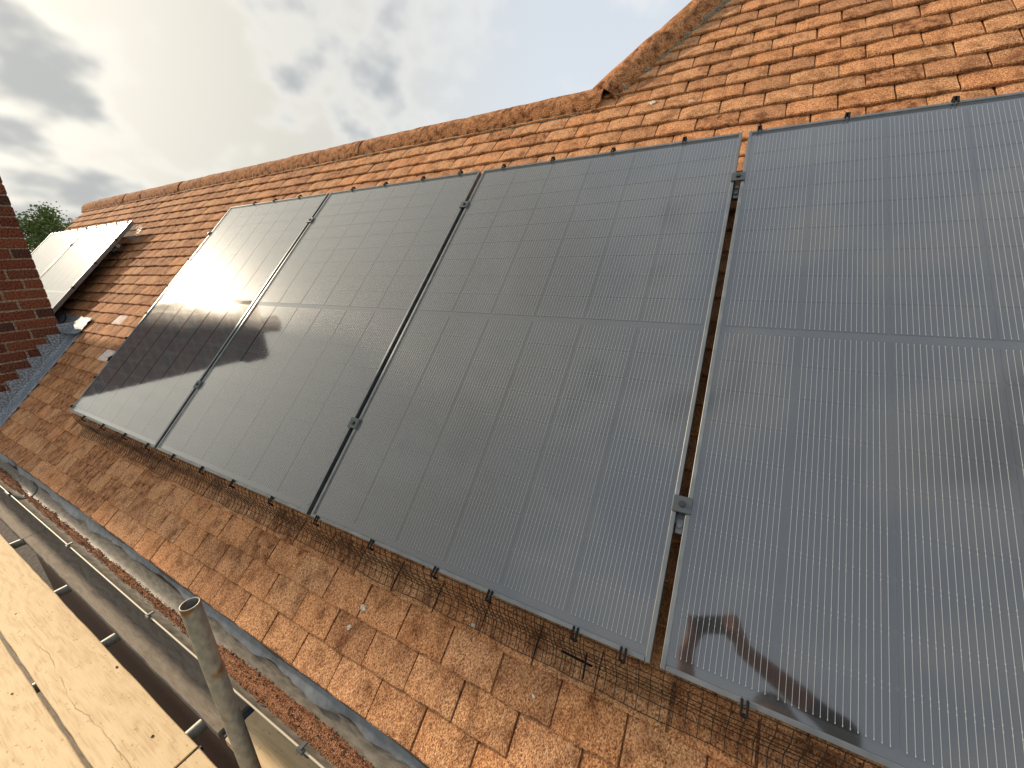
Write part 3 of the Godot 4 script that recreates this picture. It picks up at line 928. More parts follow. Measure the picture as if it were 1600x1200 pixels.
func build_panels() -> void:
	var proto := panel_prototype()
	var spec := [
		[0.0, "black solar panel mirroring the sun's glare and the brick chimney"],
		[STEP, "black solar panel beside the glare, mirroring pale cloud and the chimney's tip"],
		[STEP * 2, "grey black solar panel with fine silver lines between two clamped gaps"],
		[STEP * 3, "black solar panel mirroring the arms of the photographer at its lower corner"],
		[-1.785 - PW, "pale mirroring solar panel beyond the chimney with a loose mesh flap"],
		[-1.785 - PW - STEP, "outermost pale mirroring solar panel beyond the chimney, in front of the tree"]]
	for i in spec.size():
		var o: Node3D = proto if i == 0 else proto.duplicate()
		o.name = numbered("solar_panel")
		add_child(o)
		o.transform = RT(spec[i][0], 0.0, 0.0)
		if i == 4: o.transform = RT(spec[i][0], 0.012, 0.0)
		tag(o, spec[i][1], "solar panel", "solar panels on the tiled roof" if i < 4 else "solar panels beyond the chimney")
	# rails
	for a in [[-0.06, 5.2, "of the four panel row"], [-4.12, -1.80, "of the panels beyond the chimney"]]:
		for v in [[0.325, "lower"], [1.478, "upper"]]:
			var m := MB.new()
			var l: float = a[1] - a[0]
			m.box(at(Vector3(l / 2, 0, 0)), Vector3(l, 0.030, 0.036), 0.002)
			m.box(at(Vector3(l / 2, 0.0155, 0.0125)), Vector3(l, 0.004, 0.010))
			m.box(at(Vector3(l / 2, 0.0155, -0.0125)), Vector3(l, 0.004, 0.010))
			var o := thing("mounting_rail", "silver aluminium %s rail under the frames %s" % [v[1], a[2]], "rail", RT(a[0], v[0], -0.0515), "mounting rails under the panels")
			part("rail_bar", m.mesh(mats.rail), o)
			var x: float = 0.25
			while x < l:
				var h := MB.new()
				h.box(at(Vector3(0, -0.04, 0.0)), Vector3(0.04, 0.046, 0.006), 0.001)
				h.box(at(Vector3(0, -0.062, -0.05)), Vector3(0.04, 0.006, 0.10), 0.001)
				part("roof_hook", h.mesh(mats.rail), o, at(Vector3(x, 0, 0.01)))
				x += 0.9
	# clamps
	var cl := MB.new()
	cl.box(at(Vector3(0, 0.0028, 0)), Vector3(0.044, 0.0042, 0.040), 0.001)
	cl.box(at(Vector3(-0.0085, -0.014, 0)), Vector3(0.0022, 0.029, 0.040))
	cl.box(at(Vector3(0.0085, -0.014, 0)), Vector3(0.0022, 0.029, 0.040))
	var clm := cl.mesh(mats.clamp)
	var ec := MB.new()
	ec.box(at(Vector3(0.006, 0.0028, 0)), Vector3(0.026, 0.0042, 0.036), 0.001)
	ec.box(at(Vector3(-0.0055, -0.018, 0)), Vector3(0.003, 0.037, 0.036))
	var ecm := ec.mesh(mats.clip)
	var bo := MB.new()
	bo.tube([Vector3(0, 0.005, 0), Vector3(0, 0.0098, 0)], 0.0064, 14)
	bo.tube([Vector3(0, 0.0045, 0), Vector3(0, 0.0062, 0)], 0.0085, 14)
	var bom := bo.mesh(mats.bolt)
	var nutb := MB.new()
	nutb.box(at(Vector3(0, -0.032, 0.047)), Vector3(0.017, 0.004, 0.036), 0.001)
	nutb.tube([Vector3(0, -0.031, 0.046), Vector3(0, -0.024, 0.046)], 0.0065, 6)
	var nutm := nutb.mesh(mats.rail)
	var where := [[STEP, "between the glare panel and its neighbour"], [STEP * 2, "left of the finely lined panel"], [STEP * 3, "left of the panel mirroring the photographer"], [-1.785 - PW, "between the two panels beyond the chimney"]]
	for w in where:
		for v in [[0.348, "lower"], [1.498, "upper"]]:
			var o := thing("panel_clamp", "%s black clamp with a bolt in the gap %s" % [v[1], w[1].replace("left of", "beside")], "clamp", RT(w[0] - 0.0105, v[0], 0.0), "clamps between the panels")
			part("clamp_plate", clm, o)
			part("bolt", bom, o)
			part("rail_nut", nutm, o)
	for v in [[0.375, "lower"], [1.465, "upper"]]:
		var o := thing("end_clamp", "%s end clamp on the free side of the panel mirroring the chimney" % v[1], "clamp", RT(-0.012, v[0], -0.001), "end clamps of the panel row")
		part("clamp_plate", ecm, o)
		part("bolt", bom, o)
	# clips holding the bird mesh
	var cp := MB.new()
	cp.box(at(Vector3(-0.005, 0.0030, 0.0)), Vector3(0.005, 0.0040, 0.027), 0.001)
	cp.box(at(Vector3(0.005, 0.0030, 0.0)), Vector3(0.005, 0.0040, 0.027), 0.001)
	cp.box(at(Vector3(0, -0.005, 0.014)), Vector3(0.014, 0.018, 0.004), 0.001)
	cp.box(at(Vector3(0, -0.014, 0.016)), Vector3(0.010, 0.008, 0.007), 0.002)
	var cpm := cp.mesh(mats.clip)
	var at_47379 := [0.245, 0.526, 0.809, 1.072, 1.334, 1.588, 1.828, 2.09, 2.35, 2.611, 2.863, 3.043, 3.277, 3.388, 3.621, 3.95, 4.3]
	for i in at_47379.size():
		var x: float = at_47379[i]
		solo("mesh_clip", cpm, "black clip on the lower panel edges, %s from the chimney end" % ORD[i], "clip", Transform3D(RB() * Basis(Vector3.UP, rng.randf_range(-0.12, 0.12)), P(x, -0.003, 0.0)), "mesh clips along the lower panel edges")
	var at_47803 := [0.31, 0.557, 0.838, 1.357, 1.63, 1.913, 2.164, 2.423, 2.683, 2.961, 3.244, 3.498, 3.749, 4.009]
	for i in at_47803.size():
		var x: float = at_47803[i]
		solo("mesh_clip", cpm, "black clip on the four panel row's top edge, %s from the chimney end" % ORD[i], "clip", Transform3D(RB() * Basis(Vector3.UP, PI + rng.randf_range(-0.1, 0.1)), P(x, PH + 0.003, 0.0)), "mesh clips along the top panel edges")
	var at_48222 := [1.215, 0.97, 0.738, 0.534, 0.235, 0.03]
	for i in at_48222.size():
		var v: float = at_48222[i]
		solo("mesh_clip", cpm, "black clip on the free side of the glare panel, %s from its top" % ORD[i], "clip", Transform3D(RB() * Basis(Vector3.UP, -PI / 2), P(-0.003, v, 0.0)), "mesh clips along the side panel edge")
	for i in 9:
		solo("mesh_clip", cpm, "dark clip on the top edge beyond the chimney, %s from the tree" % ORD[i], "clip", Transform3D(RB() * Basis(Vector3.UP, PI), P(-3.98 + i * 0.265, PH + 0.003, 0.0)), "mesh clips on the panels beyond the chimney")
	for i in 5:
		solo("mesh_clip", cpm, "dark clip on the far panels' side edge, %s from its foot" % ORD[i], "clip", Transform3D(RB() * Basis(Vector3.UP, PI / 2), P(-1.782, 0.35 + i * 0.29, 0.0)), "mesh clips on the panels beyond the chimney")
	# the wire mesh skirt: square wires from the lower edge down to the tiles
	var f := FastNoiseLite.new()
	f.seed = 31
	f.frequency = 1.0
	var prof := func(x: float, s: float) -> Vector3:
		var e := f.get_noise_1d(x * 3.0)
		var pts := [Vector2(-0.006, -0.014), Vector2(-0.024, -0.030), Vector2(-0.038, -0.058), Vector2(-0.050, -0.086), Vector2(-0.066, -0.106), Vector2(-0.108 + e * 0.012, -0.1085)]
		var u := s * 5.0
		var i := mini(int(u), 4)
		var q: Vector2 = pts[i].lerp(pts[i + 1], u - i)
		var bulge := sin(s * PI) * (0.005 + e * 0.004)
		return P(x + s * e * 0.006, q.x - bulge, q.y + 0.002 * absf(e) + bulge * 0.3)
	var net := MB.new()
	var x := 0.02
	while x < 4.75:
		var p := []
		for k in 9: p.append(prof.call(x, k / 8.0))
		for k in 8: net.bar(p[k], p[k + 1], 0.0016, 0.0016, Vector3.RIGHT)
		x += 0.0254
	for k in 8:
		var s := k / 7.0
		x = 0.02
		while x < 4.72:
			net.bar(prof.call(x, s), prof.call(x + 0.0508, s), 0.0012, 0.0012, Vector3.UP)
			x += 0.0508
	solo("wire_mesh", net.mesh(mats.net), "black wire mesh skirt between the lower panel edges and the tiles", "wire mesh", Transform3D())
	# a loose overlap of the mesh, with a black tie
	net = MB.new()
	x = 2.98
	while x < 3.30:
		var p := []
		for k in 9: p.append(prof.call(x, k / 8.0) + Vector3(0.004, 0.003, 0.003))
		for k in 8: net.bar(p[k], p[k + 1], 0.0016, 0.0016, Vector3.RIGHT)
		x += 0.0254
	solo("wire_mesh", net.mesh(mats.net), "short overlapping doubled piece of the black wire mesh skirt", "wire mesh", Transform3D())
	var tie := MB.new()
	tie.bar(P(3.235, -0.062, -0.09), P(3.315, -0.064, -0.088), 0.004, 0.004, Vector3.UP)
	tie.bar(P(3.302, -0.04, -0.06), P(3.298, -0.098, -0.100), 0.005, 0.004, Vector3.RIGHT)
	solo("cable_tie", tie.mesh(mats.clip), "black plastic tie joining the wire mesh near the panel corner", "cable tie", Transform3D())
	# skirt and loose flap on the far pair
	net = MB.new()
	for i in 14:
		for k in 1:
			var v := PH - 0.01 - i * 0.0127
			net.bar(P(-1.78, v, -0.01), P(-1.60 + i * 0.006, v - 0.01, -0.05 - i * 0.004), 0.0016, 0.0016, Vector3.UP)
	for i in 14:
		net.bar(P(-1.775 + i * 0.0127, PH - 0.012 - i * 0.0006, -0.012 - i * 0.003), P(-1.775 + i * 0.0127, PH - 0.18, -0.014 - i * 0.004), 0.0016, 0.0016, Vector3.UP)
	solo("wire_mesh", net.mesh(mats.rail), "loose pale flap of wire mesh at the corner of the panels beyond the chimney", "wire mesh", Transform3D())
	# cable loops under the far pair
	var cb := MB.new()
	for q in [[1.30, 0.10], [0.62, 0.07]]:
		var p := []
		for k in 15:
			var a := PI * k / 14.0
			p.append(P(-1.79 + sin(a) * q[1], q[0] - cos(a) * 0.09, -0.045 - sin(a) * 0.055))
		cb.tube(p, 0.004, 6)
	solo("panel_cable", cb.mesh(mats.clip), "black cable loops hanging below the panels beyond the chimney", "cable", Transform3D())

# ---------------------------------------------------------------- scaffold
func board(x0: float, x1: float, z0: float, z1: float, top: float, thick: float, m: Material, label: String, sd: int, group := "scaffold boards beside the eaves", turn := 0.0) -> void:
	var r := RandomNumberGenerator.new()
	r.seed = sd
	var mb := MB.new()
	var l := x1 - x0
	var w := z1 - z0
	var n := int(l / 0.08) + 2
	var g := []
	for i in n:
		var x := l * i / (n - 1)
		var e0 := r.randf_range(-0.0014, 0.0014)
		var e1 := r.randf_range(-0.0014, 0.0014)
		var u := sin(x * 2.0 + sd) * 0.0012
		var c := 0.003
		g.append([Vector3(x, -thick, e0), Vector3(x, u - c, e0), Vector3(x, u, c + e0), Vector3(x, u + 0.0012, w * 0.5), Vector3(x, u, w - c + e1), Vector3(x, u - c, w + e1), Vector3(x, -thick, w + e1)])
	for i in n - 1:
		for k in 6:
			mb.quad(g[i][k], g[i][k + 1], g[i + 1][k + 1], g[i + 1][k])
		mb.quad(g[i][6], g[i][0], g[i + 1][0], g[i + 1][6])
	for k in range(1, 6):
		mb.tri(g[0][0], g[0][k + 1], g[0][k])
		mb.tri(g[-1][0], g[-1][k], g[-1][k + 1])
	solo("scaffold_board", mb.mesh(m), label, "board", Transform3D(Basis(Vector3.UP, turn), Vector3(x0, OY + top, z0)), group)

func build_scaffold() -> void:
	var T := -0.85
	board(-2.3, 1.968, 0.404, 0.617, T, 0.038, mats.board, "pale sunlit scaffold board with a long crack, edging the dark gap", 3)
	board(-2.1, 1.962, 0.629, 0.852, T + 0.001, 0.038, mats.board, "pale sunlit scaffold board behind the cracked one, farther from the roof", 4)
	board(-2.2, 1.965, 0.862, 1.085, T - 0.001, 0.038, mats.board, "pale scaffold board third from the gutter", 5)
	board(-2.2, 1.965, 1.095, 1.318, T, 0.038, mats.board, "pale scaffold board outermost from the gutter", 6)
	board(1.984, 5.9, 0.404, 0.617, T + 0.001, 0.038, mats.board, "pale scaffold board past the crosswise joint, beside the scaffold pole", 7)
	board(1.986, 5.9, 0.629, 0.852, T, 0.038, mats.board, "pale scaffold board under the photographer's feet, nearer the roof", 8)
	board(1.985, 5.9, 0.862, 1.085, T, 0.038, mats.board, "pale scaffold board under the photographer's heels", 9)
	board(1.983, 5.9, 1.095, 1.318, T + 0.001, 0.038, mats.board, "pale scaffold board outermost behind the photographer", 10)
	board(-0.42, 1.99, 0.118, 0.345, T, 0.038, mats.board_grey, "weathered grey scaffold board between the gutter and the dark gap", 11)
	board(-3.0, -0.435, 0.122, 0.350, T - 0.004, 0.038, mats.board_grey, "weathered grey scaffold board continuing beyond the gutter joint", 12)
	board(2.035, 5.6, 0.115, 0.343, T - 0.003, 0.038, mats.board, "pale scaffold board below the gutter, past the grey board's end", 13)
	# straps in the crosswise joints
	var st := MB.new()
	st.box(at(Vector3(0, 0, 0)), Vector3(0.012, 0.020, 0.24), 0.002)
	solo("board_strap", st.mesh(mats.strap), "dark blue strip in the joint at the cracked board's end", "strap", at(Vector3(1.976, OY + T - 0.016, 0.515)))
	var st2 := MB.new()
	st2.box(at(Vector3(0, 0, 0)), Vector3(0.022, 0.020, 0.22), 0.002)
	solo("board_strap", st2.mesh(mats.strap), "dark blue strip in the joint at the grey board's end", "strap", at(Vector3(2.012, OY + T - 0.02, 0.23)))
	# tubes under the boards
	var names := ["beyond the gutter joint", "between the gutter joint and the nearest three tubes", "below the middle of the grey board", "beside the foot of the short upright pole"]
	var i := 0
	for x in [-0.52, 0.345, 1.012, 1.846]:
		var m := MB.new()
		m.tube([Vector3(0, 0, 0), Vector3(0, 0, 1.40)], 0.0242, 20)
		solo("scaffold_tube", m.mesh(mats.galvanised), "grey steel tube carrying the boards, " + names[i], "tube", at(Vector3(x, OY + T - 0.064, 0.03)), "scaffold tubes under the boards")
		i += 1
	for z in [[0.20, "inner"], [1.30, "outer"]]:
		var m := MB.new()
		m.tube([Vector3(-2.3, 0, 0), Vector3(5.9, 0, 0)], 0.0242, 16)
		solo("scaffold_tube", m.mesh(mats.galvanised), "long %s ledger tube running along the house below the deck" % z[1], "tube", at(Vector3(0, OY + T - 0.114, z[0])), "scaffold ledgers below the deck")
	# the short standing pole
	var p := thing("scaffold_pole", "upright galvanised scaffold pole with open top and rusty patch beside the gutter", "scaffold pole", at(Vector3(2.322, 0, 0.375)))
	var m := MB.new()
	m.tube([Vector3(0, 0, 0), Vector3(0, OY - 0.028, 0)], 0.02415, 28, false)
	part("pole_tube", m.mesh(mats.galvanised), p)
	m = MB.new()
	var g := []
	for s in [[0.02415, -0.03], [0.0235, -0.0272], [0.0205, -0.0272], [0.0200, -0.03], [0.0200, -1.0]]:
		var row := []
		for k in 29: row.append(Vector3(cos(-TAU * k / 28) * s[0], OY + s[1], sin(-TAU * k / 28) * s[0]))
		g.append(row)
	m.grid(g)
	part("open_end", m.mesh(mats.galvanised), p)
	for x in [-2.2, 5.7]:
		var q := MB.new()
		q.tube([Vector3.ZERO, Vector3(0, OY - 0.7 if x < 0 else OY - 0.6, 0)], 0.02415, 16)
		solo("scaffold_pole", q.mesh(mats.galvanised), "tall outer scaffold pole at the %s end of the deck" % ("chimney" if x < 0 else "photographer's"), "scaffold pole", at(Vector3(x, 0, 1.36)), "outer scaffold poles")
	# lower lift, seen dimly through the gap
	for k in 7:
		board(-7.2 + 0.1 * (k % 2), 3.7 + 0.2 * (k % 3), 0.16 + k * 0.232, 0.385 + k * 0.232, -2.86, 0.038, mats.board_grey, "dim grey board of the lower scaffold deck, %s from the house wall" % ORD[k], 30 + k, "boards of the lower deck")
	# brackets of fallen dirt on the boards
	var r := RandomNumberGenerator.new()
	r.seed = 12
	for q in [[1.05, 0.68, "behind the dark slit"], [1.78, 0.47, "close to the crosswise joint"], [0.45, 0.55, "beside the long crack"], [1.3, 0.42, "at the edge of the gap"]]:
		solo("dirt_crumb", blot(0.006, int(q[0] * 100), 0.8).mesh(mats.moss), "small dark crumb of dirt on a pale board, %s" % q[2], "dirt", at(Vector3(q[0], OY + T + 0.002, q[1])), "dirt crumbs on the boards")

# ---------------------------------------------------------------- surroundings
func build_tree(base: Vector3, height: float, rad: Vector3, label: String, sd: int, leaves: int) -> void:
	var r := RandomNumberGenerator.new()
	r.seed = sd
	var t := thing("broadleaf_tree", label, "tree", at(base))
	var trunk := MB.new()
	var fork := Vector3(0.2, height * 0.42, 0)
	trunk.tube([Vector3.ZERO, Vector3(0.1, height * 0.2, 0.05), fork], 0.22, 10)
	var limbs := MB.new()
	var crown_c := Vector3(0, height - rad.y, 0)
	var clumps := []
	for i in 60:
		var d := Vector3(r.randfn(), r.randfn(), r.randfn()).normalized()
		var q := crown_c + d * rad * pow(r.randf(), 0.4) * 0.86
		clumps.append([q, r.randf_range(0.5, 0.95)])
		if i % 2 == 0: limbs.tube([fork - Vector3(0, 0.6, 0), fork.lerp(q, 0.5) + Vector3(r.randf_range(-0.3, 0.3), 0.2, r.randf_range(-0.3, 0.3)), q], 0.045, 5)
	part("trunk", trunk.mesh(mats.bark), t)
	part("limbs", limbs.mesh(mats.bark), t)
	var leaf := MB.new()
	leaf.quad(Vector3(-0.5, 0, 0), Vector3(0, 0.08, 0.32), Vector3(0.5, 0, 0), Vector3(0, 0.08, -0.32))
	var mm := MultiMesh.new()
	mm.transform_format = MultiMesh.TRANSFORM_3D
	mm.use_colors = true
	mm.mesh = leaf.mesh(mats.leaf)
	mm.instance_count = leaves
	for i in leaves:
		var c: Array = clumps[r.randi() % clumps.size()]
		var d: Vector3 = Vector3(r.randfn(), r.randfn() * 0.8, r.randfn()) * c[1] * 0.55
		var s := r.randf_range(0.11, 0.21)
		mm.set_instance_transform(i, Transform3D(Basis.from_euler(Vector3(r.randf() * 6.3, r.randf() * 6.3, r.randf() * 6.3)).scaled(Vector3.ONE * s), c[0] + d))
		var g := r.randf_range(0.75, 1.25)
		mm.set_instance_color(i, Color(0.105 * g, 0.145 * g, 0.035 * g))
	var o := MultiMeshInstance3D.new()
	o.name = "crown"
	o.multimesh = mm
	o.set_meta("kind", "stuff")
	t.add_child(o)

# a smooth body from tapered capsules: surface nets on a grid
func sdf_mesh(bones: Array, cell: float, blend: float, m: MB) -> void:
	var lo := Vector3.INF
	var hi := -Vector3.INF
	for b in bones:
		for e in [0, 1]:
			var rr: float = b[2 + e] + blend
			lo = lo.min(b[e] - Vector3.ONE * rr); hi = hi.max(b[e] + Vector3.ONE * rr)
	lo -= Vector3.ONE * cell * 2.0
	var dim := Vector3i(((hi - lo) / cell).ceil()) + Vector3i(3, 3, 3)
	var field := PackedFloat32Array()
	field.resize(dim.x * dim.y * dim.z)
	field.fill(1.0)
	for b in bones:
		var a: Vector3 = b[0]
		var ab: Vector3 = b[1] - a
		var l2 := maxf(ab.length_squared(), 1e-8)
		var reach: float = maxf(b[2], b[3]) + blend + cell * 2.0
		var p0 := Vector3i(((a.min(b[1]) - Vector3.ONE * reach - lo) / cell).floor()).clamp(Vector3i.ZERO, dim - Vector3i.ONE)
		var p1 := Vector3i(((a.max(b[1]) + Vector3.ONE * reach - lo) / cell).ceil()).clamp(Vector3i.ZERO, dim - Vector3i.ONE)
		for z in range(p0.z, p1.z + 1):
			for y in range(p0.y, p1.y + 1):
				for x in range(p0.x, p1.x + 1):
					var p := lo + Vector3(x, y, z) * cell
					var t := clampf((p - a).dot(ab) / l2, 0.0, 1.0)
					var d: float = p.distance_to(a + ab * t) - lerpf(b[2], b[3], t)
					if d > reach: continue
					var id := (z * dim.y + y) * dim.x + x
					var o := field[id]
					var h := maxf(blend - absf(o - d), 0.0) / blend
					field[id] = minf(o, d) - h * h * blend * 0.25
	var index := {}
	var sx := 1
	var sy := dim.x
	var sz := dim.x * dim.y
	var offs := [0, sx, sy, sx + sy, sz, sx + sz, sy + sz, sx + sy + sz]
	var edges := [[0, 1], [2, 3], [4, 5], [6, 7], [0, 2], [1, 3], [4, 6], [5, 7], [0, 4], [1, 5], [2, 6], [3, 7]]
	for z in dim.z - 1:
		for y in dim.y - 1:
			for x in dim.x - 1:
				var id := (z * dim.y + y) * dim.x + x
				var s := 0
				for k in 8:
					if field[id + offs[k]] < 0: s += 1
				if s == 0 or s == 8: continue
				var sum := Vector3.ZERO
				var cnt := 0
				for e in edges:
					var f0 := field[id + offs[e[0]]]
					var f1 := field[id + offs[e[1]]]
					if (f0 < 0) == (f1 < 0): continue
					var c0 := Vector3(e[0] & 1, (e[0] >> 1) & 1, e[0] >> 2)
					var c1 := Vector3(e[1] & 1, (e[1] >> 1) & 1, e[1] >> 2)
					sum += c0.lerp(c1, f0 / (f0 - f1)); cnt += 1
				var gr := Vector3(field[id + sx] - field[id], field[id + sy] - field[id], field[id + sz] - field[id]) + Vector3(field[id + 7 * 0 + sx + sy + sz] - field[id + sy + sz], field[id + sx + sy + sz] - field[id + sx + sz], field[id + sx + sy + sz] - field[id + sx + sy])
				index[id] = [lo + (Vector3(x, y, z) + sum / cnt) * cell, gr.normalized()]
	for id in index:
		for ax in 3:
			var da: int = [sx, sy, sz][ax]
			var u: int = [sy, sz, sx][ax]
			var w: int = [sz, sx, sy][ax]
			if (field[id] < 0) == (field[id + da] < 0): continue
			if not (index.has(id - u) and index.has(id - w) and index.has(id - u - w)): continue
			var q := [index[id], index[id - u], index[id - u - w], index[id - w]]
			if field[id] >= 0: q = [q[0], q[3], q[2], q[1]]
			m.squad(q[0][0], q[1][0], q[2][0], q[3][0], q[0][1], q[1][1], q[2][1], q[3][1])

func build_person() -> void:
	var rt := cam_basis.x
	var up := cam_basis.y
	var bk := cam_basis.z
	var C := func(a: float, b: float, c: float) -> Vector3: return CAM_POS + rt * a + up * b + bk * c
	# phone, landscape, its lens at the camera
	var ph := MB.new()
	ph.box(Transform3D(cam_basis, C.call(0.062, -0.022, 0.012)), Vector3(0.158, 0.076, 0.0085), 0.004)
	solo("phone", ph.mesh(mats.phone), "black phone held up sideways in two hands", "phone")
	var deck := OY - 0.85
	var rw: Vector3 = C.call(0.155, -0.085, 0.075)
	var re: Vector3 = C.call(0.385, -0.235, 0.30)
	var lw: Vector3 = C.call(-0.065, -0.115, 0.050)
	var le: Vector3 = C.call(-0.150, -0.31, 0.22)
	var chest := Vector3(3.90, deck + 1.33, 1.14)
	var across := Vector3(0.90, 0, -0.44).normalized()
	var rs := chest + across * 0.175 + Vector3(0, 0.10, 0)
	var ls := chest - across * 0.175 + Vector3(0, 0.10, 0)
	var head := chest + Vector3(-0.03, 0.345, -0.05)
	var pelvis := Vector3(3.95, deck + 0.94, 1.17)
	var t := thing("person", "person in dark clothes holding up a phone on the scaffold boards", "person", Transform3D())
	var body := MB.new()
	# one continuous figure: head, neck, trunk, arms, legs
	var B := [[head + Vector3(0, 0.045, 0.01), head + Vector3(0, -0.03, 0), 0.088, 0.074], [head + Vector3(0, -0.03, 0), head + Vector3(-0.015, -0.085, -0.03), 0.066, 0.045], [head + Vector3(0.01, -0.06, 0.02), chest + Vector3(0, 0.14, 0), 0.055, 0.062],
		[chest + Vector3(0, 0.05, 0) - across * 0.07, chest + Vector3(0, 0.05, 0) + across * 0.07, 0.115, 0.115], [chest, pelvis + Vector3(0, 0.12, 0), 0.135, 0.118], [pelvis - across * 0.06, pelvis + across * 0.06, 0.125, 0.125],
		[rs, re, 0.058, 0.043], [ls, le, 0.058, 0.043], [re, rw, 0.043, 0.028], [le, lw, 0.043, 0.028], [chest + Vector3(0, 0.10, 0), rs, 0.07, 0.06], [chest + Vector3(0, 0.10, 0), ls, 0.07, 0.06]]
	for s in [1.0, -1.0]:
		var hip: Vector3 = pelvis + across * 0.09 * s
		var knee: Vector3 = Vector3(hip.x - 0.03 - 0.05 * s, deck + 0.49, hip.z - 0.05)
		var ank: Vector3 = Vector3(hip.x - 0.01 - 0.06 * s, deck + 0.085, hip.z + 0.02)
		B.append([hip, knee, 0.088, 0.056]); B.append([knee, ank, 0.056, 0.042])
		B.append([ank + Vector3(0, -0.04, 0.03), ank + Vector3(-0.07, -0.045, -0.16), 0.042, 0.036])
	sdf_mesh(B, 0.018, 0.035, body)
	part("body", body.mesh(mats.jumper), t)
	# hands: palm and five fingers each, closing on the phone
	for s in [1.0, -1.0]:
		var hand := MB.new()
		var wr: Vector3 = rw if s > 0 else lw
		var edge := 0.141 if s > 0 else -0.017
		var palm: Vector3 = C.call(edge + 0.012 * s, -0.052, 0.040)
		var F := [[wr, palm, 0.027, 0.026], [wr.lerp(palm, 0.5) + up * 0.01, palm + up * 0.012, 0.026, 0.024]]
		for k in 4:
			var h := -0.052 + k * 0.018
			var base: Vector3 = C.call(edge + 0.016 * s, h, 0.030)
			var mid: Vector3 = C.call(edge + 0.014 * s, h + 0.004, 0.004)
			var tip: Vector3 = C.call(edge - (0.018 + 0.005 * (k % 3)) * s, h + 0.006, 0.0035)
			if s < 0: tip = C.call(edge - 0.004 * s, h - 0.012, 0.006)
			F.append([palm, base, 0.012, 0.0098]); F.append([base, mid, 0.0098, 0.0088]); F.append([mid, tip, 0.0088, 0.0078])
		var th0: Vector3 = C.call(edge + 0.002 * s, -0.068, 0.034)
		var th1: Vector3 = C.call(edge - 0.018 * s, -0.060, 0.030)
		var th2: Vector3 = C.call(edge - 0.036 * s, -0.042, 0.027)
		F.append([palm, th0, 0.014, 0.012]); F.append([th0, th1, 0.011, 0.010]); F.append([th1, th2, 0.010, 0.0085])
		# bare forearm up to the sleeve
		var el: Vector3 = re if s > 0 else le
		F.append([wr, wr.lerp(el, 0.62), 0.029, 0.0415])
		sdf_mesh(F, 0.0055, 0.008, hand)
		part("hand", hand.mesh(mats.skin), t)
	# face and hair
	var face := MB.new()
	var fw := (Vector3(-0.55, -0.05, -0.83)).normalized()
	var side := fw.cross(Vector3.UP).normalized()
	sdf_mesh([[head + Vector3(0, 0.03, 0) + fw * 0.014, head + Vector3(0, -0.06, 0) + fw * 0.024, 0.081, 0.060], [head + fw * 0.092 + Vector3(0, 0.0, 0), head + fw * 0.108 + Vector3(0, -0.03, 0), 0.009, 0.014],
		[head + side * 0.088, head + side * 0.09 - Vector3(0, 0.035, 0), 0.016, 0.011], [head - side * 0.088, head - side * 0.09 - Vector3(0, 0.035, 0), 0.016, 0.011], [head + Vector3(0, -0.07, 0), head + Vector3(0.01, -0.15, 0.02), 0.056, 0.056],
		[head + fw * 0.088 - Vector3(0, 0.062, 0) + side * 0.018, head + fw * 0.088 - Vector3(0, 0.062, 0) - side * 0.018, 0.007, 0.007]], 0.008, 0.012, face)
	part("face", face.mesh(mats.skin), t)
	var hair := MB.new()
	sdf_mesh([[head + Vector3(0, 0.062, 0) + fw * 0.02, head + Vector3(0, 0.045, 0) - fw * 0.03, 0.078, 0.084], [head + Vector3(0, 0.04, 0) - fw * 0.035, head + Vector3(0, -0.04, 0) - fw * 0.04, 0.080, 0.060]], 0.010, 0.02, hair)
	part("hair", hair.mesh(mats.hair), t)
	for s in [1.0, -1.0]:
		var eye := MB.new()
		eye.tube([head + fw * 0.080 + side * 0.032 * s + Vector3(0, 0.008, 0), head + fw * 0.0945 + side * 0.032 * s + Vector3(0, 0.008, 0)], 0.010, 10)
		part("eye", eye.mesh(mats.hair), t)

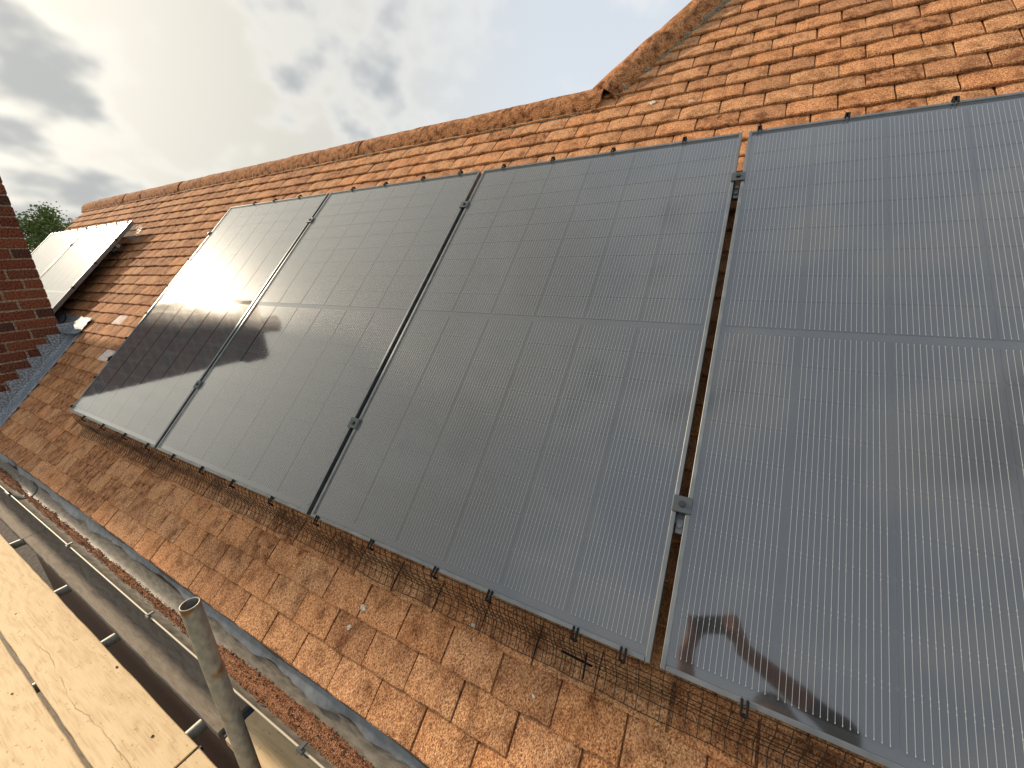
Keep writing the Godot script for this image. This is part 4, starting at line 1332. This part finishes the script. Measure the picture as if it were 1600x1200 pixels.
func _ready() -> void:
	rng.seed = 7
	# camera
	cam_basis = Basis(Vector3(0.87368, -0.03549, -0.48521), Vector3(-0.12550, 0.94716, -0.29526), Vector3(0.47004, 0.31886, 0.82306)).orthonormalized()
	var cam := Camera3D.new()
	cam.name = "camera"
	cam.transform = Transform3D(cam_basis, CAM_POS)
	cam.fov = 86.99
	cam.near = 0.02
	cam.far = 4000.0
	add_child(cam)
	cam.current = true
	# sky, sun, exposure
	var env := Environment.new()
	env.background_mode = Environment.BG_SKY
	var sky := Sky.new()
	sky.sky_material = make_sky()
	env.sky = sky
	env.background_energy_multiplier = 1.0
	env.tonemap_mode = Environment.TONE_MAPPER_LINEAR
	env.tonemap_exposure = 1.2
	env.sdfgi_enabled = true
	env.ssao_enabled = true
	env.ssil_enabled = true
	var we := WorldEnvironment.new()
	we.name = "world_environment"
	we.environment = env
	add_child(we)
	var sun := DirectionalLight3D.new()
	sun.name = "sun"
	sun.light_energy = 1.6
	sun.light_color = Color(1.0, 0.91, 0.79)
	sun.light_angular_distance = 2.2
	sun.shadow_enabled = true
	add_child(sun)
	sun.look_at_from_position(SUN * 10.0, Vector3.ZERO, Vector3.UP)
	make_materials()
	# ground and large structure
	var gm := MB.new()
	gm.quad(Vector3(-1500, 0, 1500), Vector3(1500, 0, 1500), Vector3(1500, 0, -1500), Vector3(-1500, 0, -1500))
	solo("lawn_ground", gm.mesh(mats.lawn), "", "", Transform3D(), "", "structure")
	var pv := MB.new()
	pv.quad(Vector3(-16, 0.004, 7), Vector3(14, 0.004, 7), Vector3(14, 0.004, -2), Vector3(-16, 0.004, -2))
	solo("paving", pv.mesh(mats.paving), "", "", Transform3D(), "", "structure")
	var house := thing("house", "brick house with an orange tiled roof, ridge, chimney and gutter", "house", Transform3D())
	build_roof(house)
	build_chimney(house)
	build_eaves(house)
	build_tree(Vector3(3.52 - 45 * 0.9655, 0.0, 0.68 - 45 * 0.2604), 11.1, Vector3(3.4, 3.8, 3.1), "bushy green broadleaf tree standing beyond the end of the roof", 3, 30000)
	# objects
	build_panels()
	build_scaffold()
	build_debris()
	build_person()
